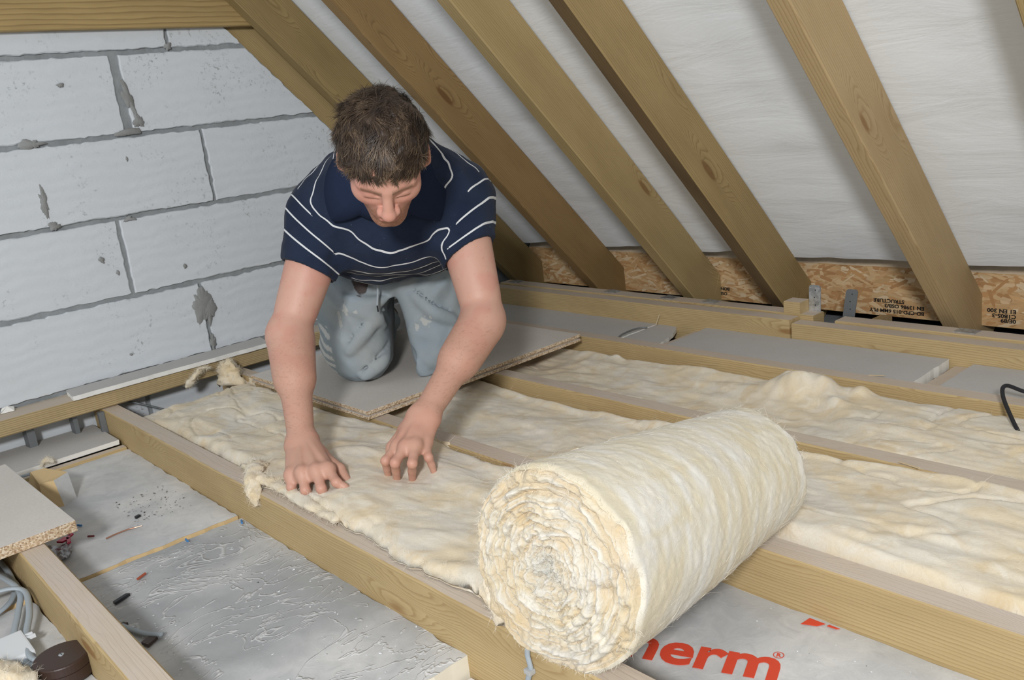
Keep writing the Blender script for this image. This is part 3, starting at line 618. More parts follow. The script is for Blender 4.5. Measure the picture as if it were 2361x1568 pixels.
def batt(name, x0, x1, y0f, y1f, zf, base, nx, ny, label, seed, nfib=9000, parent=None, edge=.03, mat=None, cat='insulation', group='glass wool strips'):
    u_ = np.linspace(0, 1, nx)[:, None] + 0 * np.linspace(0, 1, ny)[None]; v_ = np.linspace(0, 1, ny)[None] + 0 * u_
    # rounded cross-section: extend to the flanks
    Xg = x0 + (x1 - x0) * u_; Y0 = y0f(Xg); Y1 = y1f(Xg); Yg = Y0 + (Y1 - Y0) * v_
    z = zf(Xg, Yg)
    ed = np.minimum(np.minimum((Yg - Y0), (Y1 - Yg)), np.minimum(Xg - x0, x1 - Xg)); rd = np.sqrt(np.clip(1 - (1 - np.clip(ed / edge, 0, 1)) ** 2, 0, 1))
    b = base(Xg, Yg); Zg = b + (z - b) * (.12 + .88 * rd)
    # side billow
    Pg = np.stack([Xg, Yg + (1 - rd) * .006 * fbm(Xg * 30, Zg * 30, 3., 3, seed), Zg], -1)
    nn = grid_normals(Pg)
    vt = Pg.reshape(-1, 3); I = np.arange(nx * ny).reshape(nx, ny)
    fc = np.stack([I[:-1, :-1], I[1:, :-1], I[1:, 1:], I[:-1, 1:]], -1).reshape(-1, 4)
    # skirt to base
    rim = np.concatenate([I[0, :], I[1:, -1], I[-1, -2::-1], I[-2:0:-1, 0]]); lo = vt[rim].copy(); lo[:, 2] = np.minimum(lo[:, 2] - .002, base(lo[:, 0], lo[:, 1]))
    k = len(vt); m = len(rim); j = np.arange(m); j2 = (j + 1) % m
    fc = np.concatenate([fc, np.stack([rim[j2], rim[j], k + j, k + j2], 1)]); vt2 = np.concatenate([vt, lo])
    me = mesh_from(name, vt2, fc, [mat or WOOL], True)
    if parent is None:
        o = link(name, me, label=label, cat=cat, group=group)
    else: o = link(name, me); at_parent(o, parent)
    fv, ff_ = fibres(vt, nn.reshape(-1, 3), nfib // 3, .010, .030, .00030, seed + 5, lift=.10, bias=(0, .5, 0))
    ei = np.where((rd.reshape(-1) < .75))[0]; fv2, ff2 = fibres(vt[ei], nn.reshape(-1, 3)[ei], nfib // 5, .005, .014, .0004, seed + 6, lift=.7)
    fo = link('loose_fibres', mesh_from('loose_fibres', np.concatenate([fv, fv2]), np.concatenate([ff_, ff2 + len(fv)]), [FIBRE], True), kind='stuff')
    if parent is None: fo.parent = o
    else: at_parent(fo, parent)
    return o
def wool_relief(X, Y, seed, amp=.012):
    w = fbm(X * 2.6, Y * 4.0, seed, 2, seed); w2 = fbm(X * 2.6 + 7, Y * 4.0, seed, 2, seed + 40)
    a = fbm(X * 6 + 1.2 * w, Y * 11 + 1.2 * w2, seed * 1.7, 2, seed + 1); cr = np.abs(fbm(X * 7 + 1.6 * w2, Y * 13 + 1.6 * w, 0., 2, seed + 2)); cre = -np.exp(-(cr / .06) ** 2) * ss(-.1, .5, w2)
    c = fbm(X * 28 + 2 * a, Y * 50 + a, 0., 3, seed + 4)
    return amp * (.75 * w + .55 * a + .35 * cre + .09 * c)
F_ = lambda c: (lambda X: c + 0 * X)
# strip between the 2nd and 3rd joist behind the roll
def z2(X, Y): return -.030 + .030 * ss(.9, 2.2, X) + .016 * ss(1.30, 1.345, Y) * (1 - ss(1.5, 2.0, X) * .3) + wool_relief(X, Y, 21, .019) + .008 * ss(1.1, 1.2, Y) * ss(1.8, 2.2, X)
batt('glass_wool_strip', .50, 2.95, F_(1.013), lambda X: 1.3505 + .0 * X, z2, lambda X, Y: -.13 + 0 * X, 420, 80, 'glass wool strip laid behind the roll, nearer of the two laid strips', 21, 16000)
def z3(X, Y):
    lx_ = X + .025 * fbm(X * 18, Y * 18, 0., 2, 91); ly_ = Y + .02 * fbm(X * 18, Y * 18, 4., 2, 92)
    lump = .054 * np.exp(-np.abs((lx_ - 1.615) / .075) ** 2.6 - ((ly_ - 1.66) / .042) ** 2) + .028 * np.exp(-(((X - 1.74) / .025) ** 2 + ((Y - 1.69) / .02) ** 2))
    lump = lump * (.88 + .28 * fbm(X * 22 + 2 * lx_, Y * 22, 0., 2, 95))
    return -.048 + .040 * ss(1.1, 2.3, X) + .014 * ss(1.66, 1.72, Y) * (1 - ss(1.5, 1.9, X)) + wool_relief(X, Y, 33, .018) + lump
batt('glass_wool_strip', .50, 2.95, F_(1.3995), lambda X: 1.7265 + 0 * X, z3, lambda X, Y: -.13 + 0 * X, 420, 76, 'furthest laid glass wool strip, with a torn lump standing up from it', 33, 14000)
# the roll and its unrolled blanket
ROLL = empty('insulation_roll', (1.95, .78, .0), 'thick cream glass wool roll with its unrolled blanket under the man\'s hands', 'insulation roll')
def y0b(X): return .640 - .026 * ss(.55, .95, X) - .008 * ss(1.2, 1.6, X) + .010 * fbm(X * 9, 0 * X, 0., 3, 41) - .02 * np.exp(-((X - 1.05) / .05) ** 2) + .012 * np.exp(-((X - .75) / .1) ** 2)
def y1b(X): return .962 + .045 * ss(1.45, 1.6, X) + .006 * fbm(X * 14, 0 * X, 3., 3, 42)
def z1(X, Y):
    hands = -.014 * np.exp(-(((X - 1.19) / .07) ** 2 + ((Y - .66) / .05) ** 2)) - .012 * np.exp(-(((X - 1.28) / .06) ** 2 + ((Y - .79) / .05) ** 2))
    return .000 + .020 * ss(.5, 1.2, X) + .012 * ss(1.3, 1.8, X) - .02 * (1 - ss(.2, .4, X)) + wool_relief(X, Y, 51, .017) + hands
batt('unrolled_blanket', .185, 1.90, y0b, y1b, z1, lambda X, Y: np.where(Y < .630, .0015, np.where(Y > .9645, .0015, -.04)) + 0 * X, 380, 90, None, 51, 20000, parent=ROLL, edge=.028)
# roll body: near end n0, far end n1
c0 = V([1.963, .555, .150]); c1 = V([1.920, 1.005, .102]); R0, R1 = .130, .098
ax = (c1 - c0) / np.linalg.norm(c1 - c0); LR = np.linalg.norm(c1 - c0)
hx = np.cross(V([0, 0, 1.]), ax); hx /= np.linalg.norm(hx); hz = np.cross(ax, hx)   # hx ~ -x? fix sign below
def roll_R(t, s):       # radius multiplier at angle t, axial s in 0..1
    sag_ = 1 - .05 * np.exp(-((np.angle(np.exp(1j * (t + np.pi / 2)))) / .5) ** 2)
    return (R0 + (R1 - R0) * s) * sag_ * (1 + .025 * fbm(np.cos(t) * 1.3, np.sin(t) * 1.3, s * 2.2, 2, 61) + .0045 * fbm(np.cos(t) * 1.6 + 2 * s, np.sin(t) * 1.6, s * 9, 2, 62))
nt, ns = 360, 150
t = np.linspace(0, 2 * np.pi, nt, endpoint=False)[:, None]; s = np.linspace(0, 1, ns)[None]
Rr = roll_R(t + 0 * s, s + 0 * t) - .005 * (1 - np.clip(np.minimum(s, 1 - s) / .012, 0, 1)) ** 2
skS = .5 + .5 * fbm(np.cos(t) * 1.5 + 0 * s, np.sin(t) * 1.5 + 0 * s, s * 22 + .8 * np.sin(2 * t), 4, 63)
Rr = Rr + .0009 * (skS - .5) + .0007 * fbm(np.cos(t) * 12 + 0 * s, np.sin(t) * 12 + 0 * s, s * 60 + 0 * t, 2, 64)
rimj = .006 * fbm(np.cos(t) * 5, np.sin(t) * 5, 0., 3, 66)
Pside = c0 + ax * (LR * s + rimj * np.exp(-s / .02) + rimj[::-1] * np.exp(-(1 - s) / .02))[..., None] + Rr[..., None] * (np.cos(t)[..., None] * hx + np.sin(t)[..., None] * hz)
streaks = []; cores = []
def end_disc(sgn, cc, s0, seed):
    nr = 130; q = np.linspace(1, 0.0, nr)[None]; tt = t + 0 * q; R_ = (Rr[:, 0] if s0 == 0 else Rr[:, -1])[:, None]
    wob_ = .10 * fbm(np.cos(tt) * 1.4, np.sin(tt) * 1.4, q * 2.0 + seed, 3, seed)
    qq = q + wob_ * q * (1 - q) * 1.6
    turns = 9.5; ph = qq * turns - tt / (2 * np.pi) + .22 * fbm(np.cos(tt) * 3, np.sin(tt) * 3, q * 3, 2, seed + 3)
    fr = ph - np.floor(ph); lay = np.floor(ph); ridge = np.sin(np.pi * fr) ** .6
    rnd = vnoise(lay * 3.7, np.cos(tt) * 1.6, np.sin(tt) * 1.6, seed + 9)
    sk = fbm(ph * 4.0, np.cos(tt) * 3.5, np.sin(tt) * 3.5, 3, seed + 15)
    off = .0055 * (ridge - .6) + .0070 * rnd + .0030 * sk + .0040 * fbm(np.cos(tt) * q * 9, np.sin(tt) * q * 9, 0., 3, seed + 12) - .016 * np.exp(-(q / .14) ** 2) + .010 * (1 - q)
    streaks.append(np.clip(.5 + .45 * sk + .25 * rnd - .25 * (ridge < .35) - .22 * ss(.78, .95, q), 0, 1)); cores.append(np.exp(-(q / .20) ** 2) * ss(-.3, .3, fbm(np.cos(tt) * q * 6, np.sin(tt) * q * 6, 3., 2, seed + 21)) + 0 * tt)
    off = off * ss(0, .018, 1 - q) + .004 * (1 - np.exp(-(1 - q) / .02))
    rad = R_ * q
    P = cc + ax * ((rimj if s0 == 0 else rimj[::-1]) * np.exp(-(1 - q) / .05))[..., None] + sgn * ax * off[..., None] + rad[..., None] * (np.cos(tt)[..., None] * hx + np.sin(tt)[..., None] * hz)
    return P
Pn = end_disc(-1, c0, 0, 71); Pf = end_disc(1, c1, 1, 91)
def ring_faces(base, na, nb, flip):
    i = np.arange(na)[:, None]; j = np.arange(nb - 1)[None]; i2 = (i + 1) % na
    q = np.stack([base + i * nb + j, base + i2 * nb + j, base + i2 * nb + j + 1, base + i * nb + j + 1], -1).reshape(-1, 4)
    return q[:, ::-1] if flip else q
vs_ = [Pside.reshape(-1, 3), Pn.reshape(-1, 3), Pf.reshape(-1, 3)]
nrm_s = grid_normals(Pside).reshape(-1, 3); rr_ = (Pside - (c0 + ax * (LR * s + 0 * t)[..., None])).reshape(-1, 3); nrm_s *= np.sign(np.sum(nrm_s * rr_, 1))[:, None]
me = mesh_from('roll_side', vs_[0], ring_faces(0, nt, ns, False), [WOOLSIDE], True); attr(me, 'streak', skS.reshape(-1)); o = link('roll_side', me); at_parent(o, ROLL)
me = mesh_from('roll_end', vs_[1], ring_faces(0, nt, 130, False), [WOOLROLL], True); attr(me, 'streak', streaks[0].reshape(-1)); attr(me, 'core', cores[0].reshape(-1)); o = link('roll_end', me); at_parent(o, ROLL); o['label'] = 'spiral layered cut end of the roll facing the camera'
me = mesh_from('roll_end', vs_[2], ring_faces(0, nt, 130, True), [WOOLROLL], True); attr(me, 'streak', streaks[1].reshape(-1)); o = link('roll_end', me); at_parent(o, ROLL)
fa = fibres(vs_[0], nrm_s, 6000, .010, .030, .0003, 81, lift=.06, bias=(1.2, 0, .6))
fb = fibres(vs_[1], np.tile(-ax, (len(vs_[1]), 1)), 4000, .004, .012, .0004, 82, lift=.3)
ei = np.arange(nt) * ns; fcx = fibres(vs_[0][ei], nrm_s[ei] * .5 - ax * .7, 1600, .003, .010, .0004, 83, lift=.7)
ei2 = ei + ns - 1; fcy = fibres(vs_[0][ei2], nrm_s[ei2] * .7 + ax * .4, 1600, .003, .010, .0004, 84, lift=.7)
vv = []; ff = []; nb_ = 0
for a, b in (fa, fb, fcx, fcy): vv.append(a); ff.append(b + nb_); nb_ += len(a)
o = link('loose_fibres', mesh_from('loose_fibres', np.concatenate(vv), np.concatenate(ff), [FIBRE], True), kind='stuff'); at_parent(o, ROLL)
# torn flap where the blanket leaves the roll
def tuft(name, pts, rs, seed, parent=None, label=None, cat=None, group=None, nf=900, flat=.6):
    mb = MB(); P = spline(pts, 10); k = len(P); rr = np.interp(np.linspace(0, 1, k), np.linspace(0, 1, len(rs)), rs)
    mb.tube(P, list(rr), 18, flat=flat); v = V(mb.v); v += np.stack([fbm(v[:, 0] * 70, v[:, 1] * 70, v[:, 2] * 70 + c_, 3, seed) for c_ in (0., 5., 9.)], 1) * (np.mean(rr) * .35)
    cen = V([tuple(p) for p in P]); ni = np.repeat(np.arange(k), 18); nn = v[:k * 18] - cen[ni]; nn /= np.linalg.norm(nn, axis=1)[:, None] + 1e-9
    fv, ff_ = fibres(v[:k * 18], nn, nf, .004, .016, .0004, seed, lift=.8)
    mb.v = [tuple(p) for p in v]
    o = mb.build(name, WOOL, smooth=True, label=label, cat=cat, group=group)
    fo = link('loose_fibres', mesh_from('loose_fibres', fv, ff_, [FIBRE]), kind='stuff')
    if parent is not None: at_parent(o, parent); at_parent(fo, parent)
    else: fo.parent = o
    return o
tuft('torn_flap', [(1.845, .565, .03), (1.818, .572, .06), (1.80, .578, .095), (1.792, .585, .105)], [.016, .014, .008, .002], 301, ROLL, nf=500)
tuft('torn_edge', [(.965, .655, .012), (.985, .625, .022), (1.02, .60, .022), (1.055, .578, .008), (1.075, .574, -.018)], [.010, .020, .018, .015, .005], 302, ROLL, nf=1200)
tuft('torn_edge', [(1.02, .605, .015), (1.10, .613, .016), (1.22, .610, .012), (1.34, .606, .012)], [.014, .014, .013, .010], 303, ROLL, nf=1500)
tuft('wool_tuft', [(.13, .82, .0), (.145, .835, .025), (.15, .86, .045), (.175, .87, .05)], [.016, .014, .010, .003], 304, label='curled glass wool tuft sticking up against the wall ledger', cat='wool tuft', nf=1200)
tuft('wool_tuft', [(.17, .93, -.02), (.165, .935, .03), (.16, .93, .055)], [.04, .03, .008], 305, label='fluffy glass wool tuft beside the corner of the chipboard panel', cat='wool tuft', nf=1500)
tuft('wool_offcut', [(1.17, .03, -.06), (1.22, .055, -.052), (1.275, .085, -.055), (1.30, .10, -.07)], [.03, .033, .026, .01], 306, label='cream wool offcut in the bottom left corner', cat='wool offcut', nf=1500)

# ------------------------------------------------------------------ odds and ends on the boards
def cable(name, pts, r, mat, label, cat='cable', flat=.62, group=None, seg=12):
    return MB().tube(spline(pts, 10), r, seg, flat=flat).build(name, mat, smooth=True, label=label, cat=cat, group=group)
# round junction box
JB = empty('junction_box', (1.262, .150, ZP), 'dark brown round junction box with a silver screw', 'junction box')
def lathe(prof, seg=48):
    mb = MB(); b = 0
    for r_, z in prof:
        for k in range(seg): a = 2 * math.pi * k / seg; mb.v.append((r_ * math.cos(a), r_ * math.sin(a), z))
    for i in range(len(prof) - 1):
        for k in range(seg): k2 = (k + 1) % seg; mb.f.append((i * seg + k, i * seg + k2, (i + 1) * seg + k2, (i + 1) * seg + k)); mb.m.append(0)
    mb.f.append(tuple(range(seg - 1, -1, -1))); mb.m.append(0); e = (len(prof) - 1) * seg; mb.f.append(tuple(e + k for k in range(seg))); mb.m.append(0)
    return mb
lathe([(.0405, .001), (.0405, .018), (.0395, .0185)]).build('base', BROWN, JB)
lathe([(.0400, .019), (.0412, .0195), (.0412, .032), (.0405, .0335), (.038, .0345)]).build('lid', BROWN, JB)
sc = lathe([(.0042, .034), (.0042, .0354), (.0036, .0358)], 20).build('screw', STEEL, JB); 
MB().box(-.0036, .0036, -.0005, .0005, .0356, .0360).build('screw_slot', DARK, sc)
cable('grey_cable', [(.70, .10, -.075), (.80, .13, -.05), (.90, .155, -.052), (.955, .160, -.06), (1.02, .14, -.066), (1.10, .115, -.068), (1.18, .108, -.068), (1.235, .122, -.066)], .0055, GREYC, 'flat grey cable looping into the left side of the junction box', group='flat grey cables')
cable('grey_cable', [(.93, .06, -.055), (.945, .13, -.045), (.965, .165, -.052), (1.04, .155, -.06), (1.12, .13, -.064), (1.20, .118, -.06), (1.232, .128, -.062)], .0055, GREYC, 'flat grey cable arching over the other cable beside the junction box', group='flat grey cables')
cable('grey_cable', [(.55, .13, -.078), (.70, .165, -.07), (.84, .168, -.07), (.93, .150, -.074), (.97, .10, -.076), (.95, .03, -.076)], .0055, GREYC, 'flat grey cable lying against the dusty joist under the chipboard offcut', group='flat grey cables')
cable('grey_cable', [(.255, .285, -.070), (.262, .32, -.066), (.268, .352, -.066), (.262, .372, -.070)], .005, GREYC, 'short grey cable end lying on the noggin by the gable', group='flat grey cables')
cable('grey_cable', [(.36, .30, -.076), (.345, .33, -.066), (.31, .352, -.060), (.285, .366, -.062)], .0065, GREYC, 'grey cable stub curling up by the foam offcut', group='flat grey cables')
cable('cable_offcut', [(1.20, .255, -.076), (1.235, .266, -.077), (1.262, .276, -.077), (1.288, .291, -.076)], .0052, GREYC, 'short flat grey cable offcut lying beside the dusty joist', cat='cable offcut')
CC = empty('clipped_cable', (1.86, .579, -.05), 'thin grey cable clipped to the side of the front joist', 'cable')
o = MB().tube(spline([(1.866, .5792, -.001), (1.866, .5785, -.006), (1.863, .5785, -.02), (1.866, .5785, -.04), (1.858, .578, -.06), (1.85, .577, -.10)], 8), .0042, 10, flat=.7).build('cable', GREYC, smooth=True); at_parent(o, CC)
o = MB().box(1.859, 1.8715, .5715, .582, -.046, -.039, bev=.0012).build('cable_clip', plain('clip_plastic', (.45, .46, .46, 1), .5)); at_parent(o, CC)
# white plastic box lid
WB = empty('plastic_box', (1.15, .10, ZP), 'white plastic socket box lying on its side in the bottom left corner', 'plastic box')
o = MB().box(1.10, 1.19, .02, .128, -.086, -.058, bev=.003).build('box_shell', WHITEP); at_parent(o, WB)
for q in ((1.118, .130), (1.128, .132)):
    o = MB().box(q[0], q[0] + .005, q[1] - .004, q[1] + .010, -.066, -.060, bev=.0008).build('lug', WHITEP); at_parent(o, WB)
cable('black_cable', [(2.40, 1.80, .03), (2.25, 1.802, .012), (2.12, 1.79, .004), (2.05, 1.768, .014), (2.02, 1.735, .034), (2.025, 1.705, .024), (2.06, 1.655, .0), (2.09, 1.62, -.02)], .004, BLACK, 'black cable hooked over the far joist at the right edge', flat=1.0)
cable('thin_wire', [(.92, 1.80, -.020), (.914, 1.84, -.014), (.912, 1.90, -.014), (.93, 1.93, -.016)], .0022, DSTEEL, 'thin dark wire lying in the joint of the eaves plasterboard', cat='wire', flat=1.0)
cable('thin_wire', [(.04, .66, -.01), (.06, .70, -.03), (.10, .74, -.05), (.14, .76, -.06)], .003, DSTEEL, 'thin dark wire running down under the wall ledger', cat='wire', flat=1.0)
# foam offcut
FO = MB()
fv = [(.345, .312, ZP), (.345, .352, ZP), (.503, .382, ZP), (.528, .348, ZP), (.505, .312, ZP), (.375, .325, ZP + .056), (.40, .352, ZP + .062), (.478, .382, ZP + .060), (.500, .345, ZP + .058), (.480, .318, ZP + .054)]
FO.add(fv, [(4, 3, 2, 1, 0), (5, 6, 7, 8, 9), (0, 1, 6, 5), (1, 2, 7, 6), (3, 4, 9, 8), (4, 0, 5, 9)]); FO.add([fv[2], fv[3], fv[8], fv[7]], [(0, 1, 2, 3)], 1)
FO.build('foam_offcut', [FOAM, FOIL], label='yellow foam offcut with one grey foil side on the first foil-faced board', cat='foam offcut')
# foil scrap
fs = empty('foil_scrap', (.79, .28, ZP), 'crumpled red and silver foil wrapper scrap by the dusty joist', 'foil scrap')
gx, gy = np.meshgrid(np.linspace(0, 1, 14), np.linspace(0, 1, 10), indexing='ij')
Px = .755 + .075 * gx + .012 * fbm(gx * 3, gy * 3, 0, 2, 5); Py = .252 + .05 * gy * (1 - .4 * gx); Pz = ZP + .004 + .010 * np.abs(fbm(gx * 5, gy * 5, 2., 3, 8))
I = np.arange(140).reshape(14, 10); fc = np.stack([I[:-1, :-1], I[1:, :-1], I[1:, 1:], I[:-1, 1:]], -1).reshape(-1, 4)
o = link('wrapper', mesh_from('wrapper', np.stack([Px, Py, Pz], -1).reshape(-1, 3), fc, [FOILSIL])); at_parent(o, fs)
for q in (((.750, .290), (.760, .272), (.772, .280), (.768, .297)), ((.748, .302), (.757, .292), (.79, .285), (.786, .293)), ((.735, .304), (.743, .298), (.758, .300), (.750, .308))):
    o = MB().prism(list(q), ZP + .013, ZP + .0165).build('red_fold', FOILRED); at_parent(o, fs)
text_mesh('lettering', 'nol', .012, Matrix.Translation((.800, .258, ZP + .0165)) @ Matrix.Rotation(.5, 4, 'Z'), PURPLE, fs)
def bit(name, p, q, r, mat, label, cat, group=None, flat=1.0):
    m_ = [(a + b) / 2 for a, b in zip(p, q)]; MB().tube([p, m_, q], r, 8, flat=flat).build(name, mat, label=label, cat=cat, group=group)
zb = ZP + .0045
cw = empty('copper_wire', (.81, .36, ZP), 'brown insulated copper wire offcut with a bared bright end', 'wire offcut')
o = MB().tube(spline([(.812, .352, zb), (.808, .375, zb), (.808, .398, zb), (.812, .410, zb)], 6), .0017, 8).build('wire', COPPER); at_parent(o, cw)
o = MB().tube([(.812, .410, zb), (.816, .424, zb)], .0011, 8).build('bared_end', plain('bright_copper', (.75, .45, .32, 1), .3, .5, .8)); at_parent(o, cw)
bit('insulation_sleeve', (.765, .330, zb), (.775, .339, zb), .0022, plain('dull_red_sleeve', (.16, .035, .035, 1), .5), 'dull red sleeve bit beside the copper wire offcut', 'sleeve bit')
bit('insulation_sleeve', (1.052, .333, zb), (1.042, .351, zb), .0025, REDI, 'orange-red sleeve bit on the wrinkled foil-faced board', 'sleeve bit')
bit('insulation_sleeve', (.682, .333, zb), (.693, .338, zb), .0022, BLUE, 'blue sleeve bit at the corner of the chipboard offcut', 'sleeve bit', 'blue sleeve bits')
bit('insulation_sleeve', (.966, .459, zb), (.979, .458, zb), .0022, BLUE, 'blue sleeve bit just below the board joint', 'sleeve bit', 'blue sleeve bits')
bit('insulation_sleeve', (.983, .571, zb), (.996, .566, zb), .0022, BLUE, 'blue sleeve bit against the front joist', 'sleeve bit', 'blue sleeve bits')
for (x, y, L, w, lb) in ((1.099, .288, .016, .0045, 'shiny black plastic sliver beside the dusty joist'), (.756, .436, .006, .004, 'tiny black chip on the first foil-faced board'), (1.196, .258, .008, .006, 'dark chip at the edge of the dusty joist by the cable offcut'), (1.283, .272, .011, .010, 'dark brown chip below the cable offcut')):
    c, s_ = math.cos(1.9), math.sin(1.9); P = [(x + c * a - s_ * b, y + s_ * a + c * b) for a, b in ((-L, -w), (L, -w * .6), (L * .8, w), (-L * .9, w * .8))]
    MB().prism(P, ZP + .001, ZP + .006).build('plastic_chip', BLACK if 'black' in lb else BROWN, label=lb, cat='chip')
def crumbs(name, n, xr, yr, z, smin, smax, mat, label, seed, parent):
    r = np.random.default_rng(seed); v = []; f = []
    for i in range(n):
        c = V([r.uniform(*xr), r.uniform(*yr), z]); s_ = r.uniform(smin, smax); p = c + r.normal(0, 1, (5, 3)) * s_ * V([1, 1, .4]); p[:, 2] = np.maximum(p[:, 2], z); k = len(v); v += list(p); f += [(k, k + 1, k + 2), (k, k + 2, k + 3), (k, k + 3, k + 4), (k, k + 4, k + 1), (k + 1, k + 2, k + 3), (k + 1, k + 3, k + 4)]
    o = link(name, mesh_from(name, V(v), f, [mat]), label=label, cat='debris', kind='stuff')
crumbs('white_crumbs', 220, (.97, 1.7), (.24, .575), ZP - .001, .0006, .0022, WHITEP, 'white plaster crumbs scattered on the wrinkled foil-faced board', 5, None)
crumbs('brown_crumbs', 150, (.62, .80), (.42, .55), ZP + .0015, .0005, .0018, BROWN, 'dark sawdust crumbs scattered on the first foil-faced board', 6, None)
crumbs('pale_crumbs', 120, (1.99, 2.4), (.66, .95), ZP + .0015, .0005, .0016, WHITEP, 'white crumbs scattered on the red-lettered board', 8, None)
# steel hangers seen under the ledger
for i, (y, w) in enumerate(((.39, .020), (.51, .012))):
    MB().prism([(.030, y), (.030, y + w), (.060, y + w * 1.2), (.060, y + w * .2)], -.085 + .0, .0).build('hanger_strap', DSTEEL, label=['wide dark steel hanger strap below the wall ledger at the left edge', 'narrow steel hanger strap below the wall ledger near the front joist'][i], cat='hanger strap', group='steel hanger straps')
MB().box(.104, .118, .566, .5812, -.12, -.004).build('joist_hanger', DSTEEL, label='dark steel joist hanger at the wall end of the front joist', cat='joist hanger')
tuft('wool_shred', [(.238, .375, -.06), (.245, .392, -.05), (.25, .405, -.055)], [.008, .012, .006], 307, label='small wool shred on the edge of the grey backed strip', cat='wool shred', nf=500)
MB().add([(.012, .355, .046), (.03, .352, .046), (.034, .385, .046), (.014, .392, .046), (.018, .36, .058), (.028, .372, .062), (.022, .388, .056)], [(3, 2, 1, 0), (0, 1, 5, 4), (1, 2, 5), (2, 3, 6, 5), (3, 0, 4, 6), (4, 5, 6)]).build('plaster_scrap', PLASTER, label='pointed white plaster scrap on the wall ledger at the left edge', cat='plaster scrap')
# small splinters
for i, (p, q, lb) in enumerate((((.93, 1.60 + .37, -.02), (.935, 1.985, .012), 'pale wood splinter standing against the eaves timber'), ((1.70, 1.80, -.012), (1.735, 1.807, -.010), 'pale wood splinter on the thick eaves plasterboard piece'), ((1.985, 1.36, .0), (2.03, 1.34, .006), 'pale splinter on the nearer laid strip by the third joist'))):
    bit('splinter', p, q, .0022, plain('splinter_wood', (.66, .52, .33, 1), .8), lb, 'splinter', flat=.5)

